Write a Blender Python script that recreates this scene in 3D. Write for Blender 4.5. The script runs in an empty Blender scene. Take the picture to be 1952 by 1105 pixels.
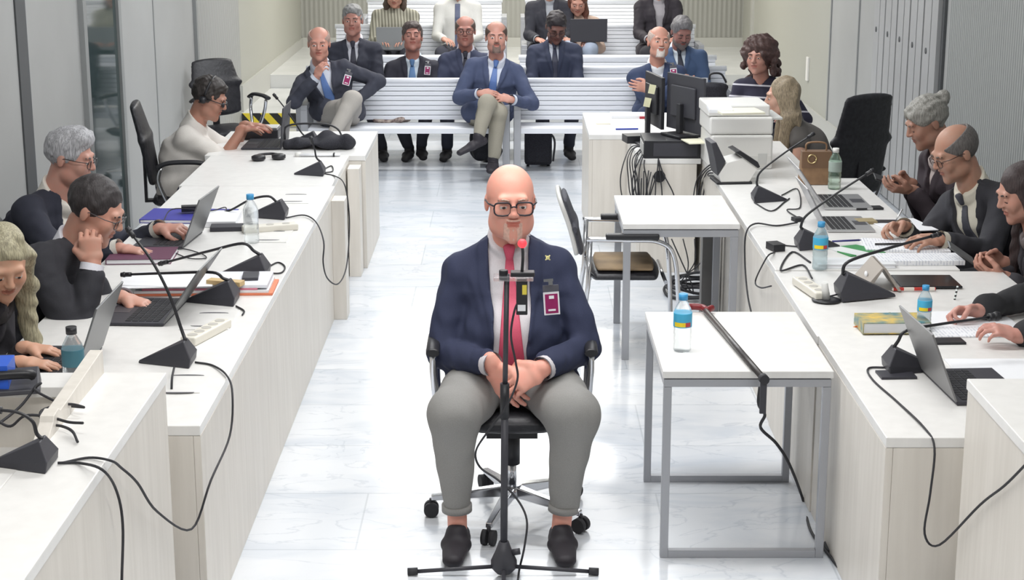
import bpy, math, random
import numpy as np
from mathutils import Vector, Matrix
random.seed(7)
PI = math.pi
C = bpy.context.scene.collection
SC = bpy.context.scene
# ---------------------------------------------------------------- camera
FPX, PITCH, CAMH = 3200.0, 0.24438, 2.5211
cam = bpy.data.objects.new('camera', bpy.data.cameras.new('camera'))
C.objects.link(cam); SC.camera = cam
cam.data.sensor_width = 36.0
cam.data.lens = 36.0 * FPX / 1952.0
cam.data.clip_start = 0.05; cam.data.clip_end = 200
cam.location = (0, 0, CAMH)
cam.rotation_euler = (PI/2 - PITCH, 0, 0)
# ---------------------------------------------------------------- world, lamps, exposure
w = bpy.data.worlds.new('world'); SC.world = w; w.use_nodes = True
w.node_tree.nodes['Background'].inputs[0].default_value = (0.90, 0.95, 1.0, 1)
w.node_tree.nodes['Background'].inputs[1].default_value = 0.30
SC.view_settings.view_transform = 'Standard'
SC.view_settings.look = 'None'
SC.view_settings.gamma = 1.0
SC.view_settings.use_curve_mapping = False
SC.view_settings.exposure = 0.28
CEIL = 3.25
LAMPS = [  # x, y, size x, size y, watts, colour  (ceiling panels of the room)
    (0.0, 3.2, 2.6, .6, 42, (1, .985, .96)), (0.0, 6.2, 2.6, .6, 44, (1, .99, .975)),
    (0.0, 9.4, 2.6, .6, 47, (.97, .985, 1)), (0.0, 12.6, 2.6, .6, 58, (.95, .975, 1)),
    (0.0, 16.0, 2.6, .6, 72, (1, .985, .95)), (0.0, 19.4, 3.2, .6, 100, (1, .96, .86))]
def area(name, loc, sx, sy, watts, col):
    l = bpy.data.lights.new(name, 'AREA'); l.shape = 'RECTANGLE'; l.size = sx; l.size_y = sy
    l.energy = watts; l.color = col
    o = bpy.data.objects.new(name, l); C.objects.link(o); o.location = loc
    return o
for lx, ly, sx, sy, wt, col in LAMPS:
    area('ceiling_lamp_light', (lx, ly, CEIL - 0.06), sx, sy, wt, col)
# ---------------------------------------------------------------- helpers
def U(u, v, z=None, Y=None, x=None):
    """point of the place seen at photo pixel (u, v): on height z, or at distance Y, or on the plane x"""
    a = (u - 976) / FPX; b = (v - 552.5) / FPX
    d = (a, math.cos(PITCH) - b*math.sin(PITCH), -math.sin(PITCH) - b*math.cos(PITCH))
    t = (z - CAMH)/d[2] if z is not None else (Y/d[1] if Y is not None else x/d[0])
    return Vector((d[0]*t, d[1]*t, CAMH + d[2]*t))
def catmull(P, n=6):
    P = [Vector(p) for p in P]
    if len(P) < 3: return P
    Q = [P[0]*2 - P[1]] + P + [P[-1]*2 - P[-2]]
    out = []
    for i in range(1, len(Q) - 2):
        a, b, c, d = Q[i-1], Q[i], Q[i+1], Q[i+2]
        for k in range(n):
            t = k/n
            out.append(0.5*((2*b) + (c - a)*t + (2*a - 5*b + 4*c - d)*t*t + (3*b - a - 3*c + d)*t**3))
    out.append(P[-1]); return out
class MB:
    """collects shapes, then links them as one mesh object"""
    def __init__(s): s.v = []; s.f = []; s.m = []; s.sm = []
    def add(s, vs, fs, mat=0, smooth=False):
        o = len(s.v); s.v += [tuple(p) for p in vs]
        s.f += [tuple(i + o for i in f) for f in fs]; s.m += [mat]*len(fs); s.sm += [smooth]*len(fs)
        return s
    def box(s, lo, hi, mat=0, M=None):
        x0, y0, z0 = lo; x1, y1, z1 = hi
        vs = [Vector(p) for p in ((x0,y0,z0),(x1,y0,z0),(x1,y1,z0),(x0,y1,z0),(x0,y0,z1),(x1,y0,z1),(x1,y1,z1),(x0,y1,z1))]
        if M is not None: vs = [M @ p for p in vs]
        return s.add(vs, [(0,3,2,1),(4,5,6,7),(0,1,5,4),(1,2,6,5),(2,3,7,6),(3,0,4,7)], mat)
    def hexa(s, b, t, mat=0):           # bottom quad, top quad (counter-clockwise from above)
        return s.add(list(b) + list(t), [(0,3,2,1),(4,5,6,7),(0,1,5,4),(1,2,6,5),(2,3,7,6),(3,0,4,7)], mat)
    def prism(s, poly, z0, z1, mat=0, M=None):
        n = len(poly)
        vs = [Vector((p[0], p[1], z0)) for p in poly] + [Vector((p[0], p[1], z1)) for p in poly]
        if M is not None: vs = [M @ p for p in vs]
        fs = [tuple(reversed(range(n))), tuple(range(n, 2*n))] + [(i, (i+1) % n, n + (i+1) % n, n + i) for i in range(n)]
        return s.add(vs, fs, mat)
    def tube(s, pts, r, n=8, mat=0, cap=True, r2=None, flat=1.0):
        pts = [Vector(p) for p in pts]; N = len(pts); vs = []; fs = []
        up = None
        for i, p in enumerate(pts):
            t = (pts[min(i+1, N-1)] - pts[max(i-1, 0)])
            if t.length < 1e-9: t = Vector((0, 0, 1))
            t.normalize()
            if up is None:
                up = Vector((0, 0, 1)) if abs(t.z) < .9 else Vector((1, 0, 0))
            a = t.cross(up).normalized(); b = a.cross(t).normalized(); up = b
            rr = r if r2 is None else r + (r2 - r)*i/(N-1)
            for k in range(n):
                q = 2*PI*k/n
                vs.append(p + a*math.cos(q)*rr + b*math.sin(q)*rr*flat)
        for i in range(N-1):
            for k in range(n):
                fs.append((i*n + k, i*n + (k+1) % n, (i+1)*n + (k+1) % n, (i+1)*n + k))
        s.add(vs, fs, mat, True)
        if cap:
            o = len(s.v) - len(vs)
            s.f += [tuple(o + k for k in reversed(range(n))), tuple(o + (N-1)*n + k for k in range(n))]
            s.m += [mat]*2; s.sm += [False]*2
        return s
    def cyl(s, a, b, r, n=20, mat=0, r2=None): return s.tube([a, b], r, n, mat, True, r2)
    def lathe(s, prof, n=20, c=(0,0,0), mat=0, M=None, smooth=True):
        vs = []; fs = []; c = Vector(c)
        for r, z in prof:
            for k in range(n):
                p = Vector((r*math.cos(2*PI*k/n), r*math.sin(2*PI*k/n), z))
                vs.append((M @ p if M is not None else p) + c)
        for i in range(len(prof)-1):
            for k in range(n): fs.append((i*n + k, i*n + (k+1) % n, (i+1)*n + (k+1) % n, (i+1)*n + k))
        s.add(vs, fs, mat, smooth)
        o = len(s.v) - len(vs); L = len(prof)-1
        s.f += [tuple(o + k for k in reversed(range(n))), tuple(o + L*n + k for k in range(n))]
        s.m += [mat]*2; s.sm += [False]*2
        return s
    def ball(s, c, r, n=14, mat=0, sc=(1,1,1)):
        m = n//2 + 1; vs = []; fs = []
        for i in range(m+1):
            a = PI*i/m
            for k in range(n):
                q = 2*PI*k/n
                vs.append((c[0] + r*sc[0]*math.sin(a)*math.cos(q), c[1] + r*sc[1]*math.sin(a)*math.sin(q), c[2] - r*sc[2]*math.cos(a)))
        for i in range(m):
            for k in range(n): fs.append((i*n + k, i*n + (k+1) % n, (i+1)*n + (k+1) % n, (i+1)*n + k))
        return s.add(vs, fs, mat, True)
    def build(s, name, mat, parent=None, bevel=0.0, loc=None, rot=None):
        me = bpy.data.meshes.new(name); me.from_pydata(s.v, [], s.f); 
        mats = mat if isinstance(mat, (list, tuple)) else [mat]
        for m in mats: me.materials.append(m)
        me.polygons.foreach_set('material_index', s.m); me.polygons.foreach_set('use_smooth', s.sm)
        me.update()
        o = bpy.data.objects.new(name, me); C.objects.link(o)
        if parent is not None: o.parent = parent
        if loc is not None: o.location = loc
        if rot is not None: o.rotation_euler = rot
        if bevel:
            b = o.modifiers.new('bevel', 'BEVEL'); b.width = bevel; b.segments = 2; b.limit_method = 'ANGLE'; b.angle_limit = 0.9
        return o
def tag(o, label, cat, group=None, kind=None):
    o['label'] = label; o['category'] = cat
    if group: o['group'] = group
    if kind: o['kind'] = kind
    return o
def thing(name, label, cat, loc=(0,0,0), rz=0.0, group=None):
    o = bpy.data.objects.new(name, None); o.empty_display_size = .1; C.objects.link(o)
    o.location = loc; o.rotation_euler = (0, 0, rz)
    return tag(o, label, cat, group)
def struct(o): o['kind'] = 'structure'; return o
def copy_tree(o, parent=None):
    c = o.copy(); C.objects.link(c); c.parent = parent
    for ch in list(o.children): copy_tree(ch, c)
    return c
# ---------------------------------------------------------------- materials
def mat(name, col, rough=.5, metal=0.0, **kw):
    m = bpy.data.materials.new(name); m.use_nodes = True
    b = m.node_tree.nodes['Principled BSDF']
    b.inputs['Base Color'].default_value = (*col, 1); b.inputs['Roughness'].default_value = rough
    b.inputs['Metallic'].default_value = metal
    for k, v in kw.items():
        b.inputs[k.replace('_', ' ')].default_value = v
    return m
def N(m, t, **kw):
    n = m.node_tree.nodes.new(t)
    for k, v in kw.items(): setattr(n, k, v)
    return n
def L(m, a, b): m.node_tree.links.new(a, b)
def noisy(name, c1, c2, scale, rough=.6, bump=0.0, stretch=(1,1,1), metal=0.0, detail=4, bscale=None, bdist=.01):
    """two tones mixed by noise, with an optional bump"""
    m = mat(name, c1, rough, metal); b = m.node_tree.nodes['Principled BSDF']
    tc = N(m, 'ShaderNodeTexCoord'); mp = N(m, 'ShaderNodeMapping'); mp.inputs['Scale'].default_value = stretch
    L(m, tc.outputs['Object'], mp.inputs[0])
    nz = N(m, 'ShaderNodeTexNoise'); nz.inputs['Scale'].default_value = scale; nz.inputs['Detail'].default_value = detail
    L(m, mp.outputs[0], nz.inputs['Vector'])
    cr = N(m, 'ShaderNodeValToRGB'); cr.color_ramp.elements[0].color = (*c1, 1); cr.color_ramp.elements[1].color = (*c2, 1)
    cr.color_ramp.elements[0].position = .35; cr.color_ramp.elements[1].position = .65
    L(m, nz.outputs[0], cr.inputs[0]); L(m, cr.outputs[0], b.inputs['Base Color'])
    if bump:
        n2 = nz
        if bscale:
            n2 = N(m, 'ShaderNodeTexNoise'); n2.inputs['Scale'].default_value = bscale; n2.inputs['Detail'].default_value = 3
            L(m, mp.outputs[0], n2.inputs['Vector'])
        bp = N(m, 'ShaderNodeBump'); bp.inputs['Strength'].default_value = bump; bp.inputs['Distance'].default_value = bdist
        L(m, n2.outputs[0], bp.inputs['Height']); L(m, bp.outputs[0], b.inputs['Normal'])
    return m
def ribbed(name, c1, c2, freq, axis='Y', rough=.55):
    """vertical ribs: a wave across the wall drives colour and bump"""
    m = mat(name, c1, rough); b = m.node_tree.nodes['Principled BSDF']
    tc = N(m, 'ShaderNodeTexCoord'); sp = N(m, 'ShaderNodeSeparateXYZ'); L(m, tc.outputs['Object'], sp.inputs[0])
    mu = N(m, 'ShaderNodeMath', operation='MULTIPLY'); mu.inputs[1].default_value = freq*2*PI; L(m, sp.outputs[axis], mu.inputs[0])
    si = N(m, 'ShaderNodeMath', operation='SINE'); L(m, mu.outputs[0], si.inputs[0])
    cr = N(m, 'ShaderNodeMapRange'); cr.inputs[1].default_value = -1; cr.inputs[2].default_value = 1; L(m, si.outputs[0], cr.inputs[0])
    mx = N(m, 'ShaderNodeMix', data_type='RGBA'); mx.inputs[6].default_value = (*c1, 1); mx.inputs[7].default_value = (*c2, 1)
    L(m, cr.outputs[0], mx.inputs[0]); L(m, mx.outputs[2], b.inputs['Base Color'])
    bp = N(m, 'ShaderNodeBump'); bp.inputs['Strength'].default_value = .6; bp.inputs['Distance'].default_value = .01
    L(m, cr.outputs[0], bp.inputs['Height']); L(m, bp.outputs[0], b.inputs['Normal'])
    return m
def marble():
    m = mat('marble_floor', (.8, .82, .85), .18); b = m.node_tree.nodes['Principled BSDF']
    tc = N(m, 'ShaderNodeTexCoord')
    br = N(m, 'ShaderNodeTexBrick'); br.offset = .5; br.inputs['Scale'].default_value = 1.0
    br.inputs['Brick Width'].default_value = 1.2; br.inputs['Row Height'].default_value = .6
    br.inputs['Mortar Size'].default_value = .004; br.inputs['Mortar Smooth'].default_value = .2
    br.inputs['Color1'].default_value = (.68, .71, .755, 1); br.inputs['Color2'].default_value = (.76, .78, .81, 1)
    br.inputs['Mortar'].default_value = (.58, .61, .65, 1); L(m, tc.outputs['Object'], br.inputs['Vector'])
    mp = N(m, 'ShaderNodeMapping'); mp.inputs['Scale'].default_value = (.8, 2.2, 1); L(m, tc.outputs['Object'], mp.inputs[0])
    nz = N(m, 'ShaderNodeTexNoise'); nz.inputs['Scale'].default_value = 1.6; nz.inputs['Detail'].default_value = 8
    nz.inputs['Distortion'].default_value = 1.4; L(m, mp.outputs[0], nz.inputs['Vector'])
    cr = N(m, 'ShaderNodeValToRGB'); e = cr.color_ramp.elements
    e[0].position = .30; e[0].color = (.78, .82, .87, 1); e[1].position = .55; e[1].color = (1, 1, 1, 1)
    L(m, nz.outputs[0], cr.inputs[0])
    n2 = N(m, 'ShaderNodeTexNoise'); n2.inputs['Scale'].default_value = 1.1; n2.inputs['Detail'].default_value = 9
    n2.inputs['Distortion'].default_value = 2.6; L(m, mp.outputs[0], n2.inputs['Vector'])
    c2 = N(m, 'ShaderNodeValToRGB'); e = c2.color_ramp.elements
    e[0].position = .485; e[0].color = (1, 1, 1, 1); e[1].position = .515; e[1].color = (1, 1, 1, 1)
    k = e.new(.50); k.color = (.80, .82, .85, 1); L(m, n2.outputs[0], c2.inputs[0])
    m1 = N(m, 'ShaderNodeMix', data_type='RGBA', blend_type='MULTIPLY'); m1.inputs[0].default_value = .75
    L(m, br.outputs[0], m1.inputs[6]); L(m, cr.outputs[0], m1.inputs[7])
    m2 = N(m, 'ShaderNodeMix', data_type='RGBA', blend_type='MULTIPLY'); m2.inputs[0].default_value = .8
    L(m, m1.outputs[2], m2.inputs[6]); L(m, c2.outputs[0], m2.inputs[7])
    L(m, m2.outputs[2], b.inputs['Base Color'])
    return m
def stripes(name, ca, cb, direction, scale, duty=.5, rough=.6):
    """two-colour hard stripes along a direction in object space"""
    m = mat(name, ca, rough); b = m.node_tree.nodes['Principled BSDF']
    tc = N(m, 'ShaderNodeTexCoord'); dt = N(m, 'ShaderNodeVectorMath', operation='DOT_PRODUCT'); dt.inputs[1].default_value = direction
    L(m, tc.outputs['Object'], dt.inputs[0])
    mu = N(m, 'ShaderNodeMath', operation='MULTIPLY'); mu.inputs[1].default_value = scale; L(m, dt.outputs['Value'], mu.inputs[0])
    fr = N(m, 'ShaderNodeMath', operation='FRACT'); L(m, mu.outputs[0], fr.inputs[0])
    gt = N(m, 'ShaderNodeMath', operation='GREATER_THAN'); gt.inputs[1].default_value = duty; L(m, fr.outputs[0], gt.inputs[0])
    mx = N(m, 'ShaderNodeMix', data_type='RGBA'); mx.inputs[6].default_value = (*ca, 1); mx.inputs[7].default_value = (*cb, 1)
    L(m, gt.outputs[0], mx.inputs[0]); L(m, mx.outputs[2], b.inputs['Base Color'])
    return m
def textlines(name, paper=(.86,.87,.90), ink=(.35,.38,.48), axis='Y'):
    """a sheet with rows of tiny print"""
    m = mat(name, paper, .7); b = m.node_tree.nodes['Principled BSDF']
    tc = N(m, 'ShaderNodeTexCoord'); sp = N(m, 'ShaderNodeSeparateXYZ'); L(m, tc.outputs['Object'], sp.inputs[0])
    mu = N(m, 'ShaderNodeMath', operation='MULTIPLY'); mu.inputs[1].default_value = 70; L(m, sp.outputs['X'], mu.inputs[0])
    fr = N(m, 'ShaderNodeMath', operation='FRACT'); L(m, mu.outputs[0], fr.inputs[0])
    gt = N(m, 'ShaderNodeMath', operation='GREATER_THAN'); gt.inputs[1].default_value = .6; L(m, fr.outputs[0], gt.inputs[0])
    nz = N(m, 'ShaderNodeTexNoise'); nz.inputs['Scale'].default_value = 45; L(m, tc.outputs['Object'], nz.inputs['Vector'])
    g2 = N(m, 'ShaderNodeMath', operation='GREATER_THAN'); g2.inputs[1].default_value = .47; L(m, nz.outputs[0], g2.inputs[0])
    pr = N(m, 'ShaderNodeMath', operation='MULTIPLY'); L(m, gt.outputs[0], pr.inputs[0]); L(m, g2.outputs[0], pr.inputs[1])
    p2 = N(m, 'ShaderNodeMath', operation='MULTIPLY'); p2.inputs[1].default_value = .45; L(m, pr.outputs[0], p2.inputs[0])
    mx = N(m, 'ShaderNodeMix', data_type='RGBA'); mx.inputs[6].default_value = (*paper, 1); mx.inputs[7].default_value = (*ink, 1)
    L(m, p2.outputs[0], mx.inputs[0]); L(m, mx.outputs[2], b.inputs['Base Color'])
    return m
lam = noisy('white_laminate', (.80,.79,.77), (.84,.83,.81), 3, .32, stretch=(6,6,.6))
lam_side = noisy('pale_wood_laminate', (.70,.66,.60), (.76,.72,.66), 4, .45, stretch=(7,7,.5))
edge_m = mat('beech_edge', (.70,.62,.52), .5)
steel = mat('grey_painted_steel', (.42,.43,.46), .38, .35)
chrome = mat('chrome', (.72,.73,.76), .16, 1.0)
blackp = mat('black_plastic', (.018,.018,.022), .42)
darkp = mat('dark_grey_plastic', (.045,.045,.055), .5)
greyp = mat('light_grey_plastic', (.62,.62,.60), .5)
whitep = mat('white_plastic', (.80,.79,.76), .45)
rubber = mat('dark_rubber', (.03,.03,.035), .7)
leather = noisy('black_leather', (.014,.014,.018), (.024,.024,.03), 40, .45, .25)
fabric_bk = noisy('black_fabric', (.014,.014,.02), (.03,.03,.04), 160, .85, .4)
mesh_gr = noisy('grey_mesh_fabric', (.05,.052,.065), (.08,.082,.10), 220, .8, .3)
papermat = mat('white_paper', (.86,.87,.90), .7)
bench_w = mat('white_bench_slat', (.80,.82,.87), .35)
lap_grey = mat('laptop_lid_grey', (.16,.165,.17), .4, .3)
lap_dark = mat('laptop_dark', (.035,.035,.045), .5)
silver = mat('brushed_silver', (.60,.60,.61), .32, .7)
keys_m = mat('keyboard_keys', (.012,.012,.016), .6)
screen_m = mat('screen_glass', (.012,.014,.018), .15)
water = mat('clear_bottle', (.86,.92,.95), .06, 0, Transmission_Weight=.85, IOR=1.2, Alpha=.55)
bluecap = mat('blue_cap', (.05,.32,.62), .4)
# ================================================================ the room
XL, XR, YB = -2.74, 3.0, 22.0
fl = MB().box((XL-.3, -1.0, -.1), (XR+.3, YB+.3, 0)).build('floor', marble()); struct(fl)
ceil_m = mat('ceiling_paint', (.78,.78,.76), .8)
struct(MB().box((XL-.3, -1.0, CEIL), (XR+.3, YB+.3, CEIL+.1)).build('ceiling', ceil_m))
wall_grey = noisy('grey_wall_panel', (.40,.405,.40), (.43,.435,.43), 1.5, .5)
wall_rib_l = ribbed('ribbed_wall_left', (.28,.285,.28), (.46,.465,.455), 15)
wall_rib_r = ribbed('ribbed_wall_right', (.24,.255,.25), (.42,.43,.425), 22)
wall_warm = mat('warm_smooth_wall', (.43,.43,.385), .5)
wall_back = ribbed('ribbed_wall_back', (.33,.33,.305), (.37,.37,.345), 16, 'X')
struct(MB().box((XL-.25, -1.0, 0), (XL, 14.6, CEIL), 0).box((XL-.25, 14.6, 0), (XL+.0, 17.0, CEIL), 1)
       .box((XL-.25, 17.0, 0), (XL, YB, CEIL), 2).build('wall_left', [wall_grey, wall_rib_l, wall_warm]))
struct(MB().box((XR, -1.0, 0), (XR+.25, 11.6, CEIL), 1).box((XR, 11.6, 0), (XR+.25, 15.9, CEIL), 0)
       .box((XR, 15.9, 0), (XR+.25, YB, CEIL), 2).build('wall_right', [wall_grey, wall_rib_r, wall_warm]))
struct(MB().box((XL-.25, YB, 0), (XR+.25, YB+.25, CEIL)).build('wall_back', wall_back))
struct(MB().box((XL-.25, -1.25, 0), (XR+.25, -1.0, CEIL)).build('wall_front', wall_grey))
# dark glass panel, groove and panel joints on the left wall
glass_dark = noisy('dark_tinted_glass', (.035,.055,.055), (.06,.085,.085), .8, .05)
struct(MB().box((XL, 10.78, .02), (XL+.015, 11.66, CEIL)).build('window_1', glass_dark))
frame_m = mat('panel_frame_grey', (.30,.31,.31), .5)
groove = mat('dark_groove', (.09,.095,.10), .6)
struct(MB().box((XL, 10.70, 0), (XL+.035, 10.78, CEIL)).box((XL, 11.66, 0), (XL+.035, 11.74, CEIL)).build('trim_1', frame_m))
struct(MB().box((XL, 9.33, 0), (XL+.01, 9.52, CEIL)).build('trim_2', groove))
struct(MB().box((XL, 12.93, 0), (XL+.006, 12.95, CEIL)).box((XL, 14.56, 0), (XL+.03, 14.61, CEIL)).build('trim_3', frame_m))
# raised platforms under the back benches, with hazard tape on the first edge
plat = noisy('platform_floor', (.66,.67,.67), (.74,.75,.75), 2, .25)
struct(MB().box((XL, 16.9, 0), (XR, YB, .15)).box((XL, 18.9, .15), (XR, YB, .30)).build('floor_platform', plat))
hazard = stripes('hazard_tape', (.02,.02,.02), (.85,.68,.05), (1, 0, .9), 5.6)
struct(MB().box((XL+.01, 16.885, .02), (-1.6, 16.9, .148)).build('trim_4', hazard))
base_m = mat('baseboard_grey', (.50,.50,.47), .5)
struct(MB().box((XL, 16.95, .15), (XL+.02, YB, .42)).build('baseboard_left', base_m))
struct(MB().box((XL, YB-.02, .3), (XR, YB, .42)).build('baseboard_back', base_m))
struct(MB().box((XR-.02, 12.0, 0), (XR, YB, .22)).build('baseboard_right', base_m))
# right wall: folding partition leaves with dark joints and keyholes
part_m = noisy('partition_leaf', (.40,.405,.41), (.44,.445,.45), 1, .4)
t = MB(); g = MB()
for k in range(5):
    y = 11.72 + k*.42
    t.box((XR-.05, y+.02, .02), (XR-.0, y+.19, CEIL)); t.box((XR-.05, y+.21, .02), (XR, y+.40, CEIL))
    g.cyl((XR-.055, y+.30, 1.28), (XR-.045, y+.30, 1.28), .022, 12)
pr = t.build('door_1', part_m); struct(pr)
g.build('keyhole', groove, pr)
struct(MB().box((XR-.02, 11.68, .02), (XR-.0, 13.85, CEIL)).build('trim_5', groove))
struct(MB().box((XR-.012, 15.88, 0), (XR, 15.92, CEIL)).box((XR-.012, 14.6, 0), (XR, 14.63, CEIL)).build('trim_6', frame_m))
struct(MB().box((XR-.03, 21.0, .15), (XR, 21.12, CEIL)).build('trim_7', base_m))
sw = MB().box((0, 0, 0), (.02, .10, .24)).build('switch_plate', whitep, bevel=.004)
sw.location = U(1538, 155, x=XR-.02); sw.location.x = XR-.02; tag(sw, 'narrow white switch plate on the right wall behind the curly-haired woman', 'switch')
sw = MB().box((0, 0, 0), (.02, .09, .09)).build('wall_socket', darkp, bevel=.003)
sw.location = (XR-.02, U(1552, 8, x=XR-.02).y, 1.62); tag(sw, 'small dark wall fitting high on the right wall, top of frame', 'socket')
# ceiling lamp panels
lp_m = mat('lamp_frame', (.8,.8,.8), .5)
em = bpy.data.materials.new('lamp_diffuser'); em.use_nodes = True
em.node_tree.nodes['Principled BSDF'].inputs['Emission Color'].default_value = (1, 1, 1, 1)
em.node_tree.nodes['Principled BSDF'].inputs['Emission Strength'].default_value = 3.0
for i, (lx, ly, sx, sy, wt, col) in enumerate(LAMPS):
    r = thing('ceiling_lamp', 'long recessed ceiling lamp panel above the room', 'lamp', (lx, ly, CEIL), 0, 'ceiling lamp panels')
    MB().box((-sx/2-.04, -sy/2-.04, -.04), (sx/2+.04, sy/2+.04, 0)).build('lamp_frame', lp_m, r)
    MB().box((-sx/2, -sy/2, -.048), (sx/2, sy/2, -.04)).build('diffuser', em, r)
# ================================================================ desks
def desk(label, x0, x1, y0, y1, h=.745, side='l', skirt=.03, name='desk', panel_to=.0):
    """meeting desk: top slab, front panel on the aisle side, end panels"""
    r = thing(name, label, 'desk', ((x0+x1)/2, (y0+y1)/2, 0))
    w, d = (x1-x0)/2, (y1-y0)/2
    MB().box((-w, -d, h-.035), (w, d, h)).build('desktop', lam, r, .003)
    s = 1 if side == 'l' else -1          # aisle side
    xa = s*w
    MB().box((min(xa, xa-s*.025), -d+.002, panel_to), (max(xa, xa-s*.025), d-.002, h-.036)).build('front_panel', lam_side, r, .002)
    for e in (-1, 1):
        ya = e*(d-.016)
        MB().box((-w+.0255, ya-.014, 0), (w-.0255, ya+.014, h-.036)).build('end_panel', lam_side, r, .002)
    return r
desk('long white desk on the left, nearest of its row, with laptops and papers', -1.92, -1.03, 5.27, 9.62, side='l')
desk('white desk in the middle of the left row, microphone at its aisle edge', -1.94, -1.05, 9.63, 10.69, side='l')
desk('white desk at the far end of the left row, with laptop and black bag', -1.98, -.945, 10.70, 11.74, side='l')
# end pillars stepping out between the left desks
for i, (x0, x1, y0, h) in enumerate(((-1.03, -.955, 9.40, .70), (-1.04, -.965, 10.46, .70))):
    o = MB().box((x0, y0, 0), (x1, y0+.16, h)).build('desk_end_pillar', lam_side, bevel=.002)
    tag(o, ['pale pillar stepping out at the joint of the long left desk', 'pale pillar beside the middle desk of the left row'][i], 'pillar', None)
desk('white desk on the right, nearest of its row, with grey laptop', 1.21, 2.25, 5.15, 6.38, side='r')
desk('white desk on the right with bottle, pens and books, second from the front', 1.205, 2.25, 6.39, 7.50, h=.74, side='r')
desk('white desk on the right with open notebooks, third from the front', 1.21, 2.06, 7.51, 9.88, h=.745, side='r')
desk('white desk on the right holding the big printer', 1.215, 1.82, 9.89, 11.3, h=.745, side='r')
desk('white clerk desk at the end of the aisle, papers on top', .535, 1.75, 11.58, 12.68, side='r')
desk('low white desk carrying the black computer, cables hanging over its edge', .80, 1.205, 10.58, 11.57, side='r')
# desk hatches (cable flaps) let into the tops
hatch_m = mat('hatch_dark', (.10,.10,.11), .5)
def hatch(u, v, label, z=.7455, w=.20, d=.30):
    p = U(u, v, z); r = thing('cable_hatch', label, 'cable hatch', p)
    MB().box((-w/2, -d/2, 0), (w/2, d/2, .003)).build('flap', lam, r, .001)
    for e in (-1, 1):
        poly = [(math.cos(a)*.06, .012*math.sin(a)) for a in [PI*k/8*(1) for k in range(9)]]
        MB().prism([(a, b*e + e*.10) for a, b in (poly if e == 1 else poly[::-1])], .003, .0045).build('slot', hatch_m, r)
    return r
hatch(560, 378, 'cable flap with two dark slots on the middle left desk')
hatch(515, 450, 'cable flap under the leads beside the water bottle')
hatch(400, 610, 'cable flap beneath the white power strip')
hatch(348, 733, 'cable flap with a lead coming out below the nearest left microphone', w=.16, d=.2)
# ---------------------------------------------------------------- raised bench ends near the camera
r = thing('judge_bench', 'raised white bench end at the lower left with carved divider and recess', 'bench', (-1.1, 3.0, 0))
Z = 1.0; X1 = .015
body = MB()
body.box((-.19, -1.0, 0), (X1, 2.03, Z-.035))                     # aisle side wall
body.box((-1.6, 1.90, 0), (-.19, 2.03, Z-.035))                     # far wall
body.box((-1.6, -1.0, 0), (-.19, 1.13, Z-.035))                     # near block
body.build('bench_body', lam_side, r, .002)
MB().box((-.20, -1.0, Z-.034), (X1+.004, 2.035, Z)).box((-1.6, 1.88, Z-.034), (-.20, 2.035, Z)).box((-1.6, -1.0, Z-.034), (-.20, 1.13, Z)).build('bench_top', lam, r, .003)
MB().box((-1.6, 1.13, .62), (-.19, 1.90, .80)).build('recess_shelf', lam, r)
# carved S-profile divider standing on the ledge
prof = [(1.14,-.06),(1.26,-.03),(1.36,.0),(1.44,.035),(1.45,.05),(1.50,.056),(1.52,.045),(1.62,.05),(1.80,.062),(2.0,.075),(2.03,.075),(2.03,-.06)]
M_ = Matrix(((0,0,1,0),(1,0,0,0),(0,1,0,0),(0,0,0,1)))
MB().prism(prof, -.215, -.175, 0, M_ ).build('carved_divider', lam_side, r, .002).location = (0, 0, Z)
r = thing('judge_bench', 'raised white bench end at the lower right edge of frame', 'bench', (1.41, 3.0, 0))
MB().box((0, -1.0, 0), (1.5, 1.965, Z-.035)).build('bench_body', lam_side, r, .002)
MB().box((-.004, -1.0, Z-.034), (1.5, 1.97, Z)).build('bench_top', lam, r, .003)
# ---------------------------------------------------------------- side tables with steel frames
def frame_table(label, x0, y0, w, d, rails, h=.74, sq=.03):
    r = thing('side_table', label, 'table', (x0+w/2, y0+d/2, 0))
    W, D = w/2, d/2
    MB().box((-W, -D, h-.028), (W, D, h)).build('tabletop', lam, r, .003)
    MB().box((-W+.01, -D+.01, h-.034), (W-.01, D-.01, h-.029)).build('top_underside', hatch_m, r)
    for sx in (-1, 1):
        for sy in (-1, 1):
            xx, yy = sx*(W-.005-sq/2), sy*(D-.01-sq/2)
            MB().box((xx-sq/2, yy-sq/2, 0), (xx+sq/2, yy+sq/2, h-.035-sq)).build('leg', steel, r, .002)
    f = MB()
    for sy in (-1, 1):
        yy = sy*(D-.01-sq/2)
        f.box((-W+.005, yy-sq/2, h-.034-sq), (W-.005, yy+sq/2, h-.034))
    for sx in (-1, 1):
        xx = sx*(W-.005-sq/2)
        f.box((xx-sq/2, -D+.01+sq, h-.034-sq), (xx+sq/2, D-.01-sq, h-.034))
    f.build('top_frame', steel, r, .002)
    if rails == 'loop':
        for sy in (-1, 1):
            yy = sy*(D-.01-sq/2)
            MB().box((-W+.005+sq, yy-sq/2, .0), (W-.005-sq, yy+sq/2, sq)).build('floor_rail', steel, r, .002)
    return r
frame_table('white side table in front of the right desks, bottle and cane on top', .555, 5.91, .628, .86, 'loop')
t2 = frame_table('white square table behind the seated man, grey steel legs, empty top', .578, 8.56, .61, .80, 'none', sq=.038)
o = MB().box((1.095, 9.42, .0), (1.19, 9.52, .66)).build('shaded_modesty_panel', mat('modesty_panel_shade', (.16,.155,.15), .5), bevel=.003)  # shadowed modesty panel of the right desk, its shade put into the dark grey
tag(o, 'right desk modesty panel with shade painted in, seen under the square table', 'panel')
for (y, n) in ((8.25, 1), (8.42, 2)):
    pass
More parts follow.
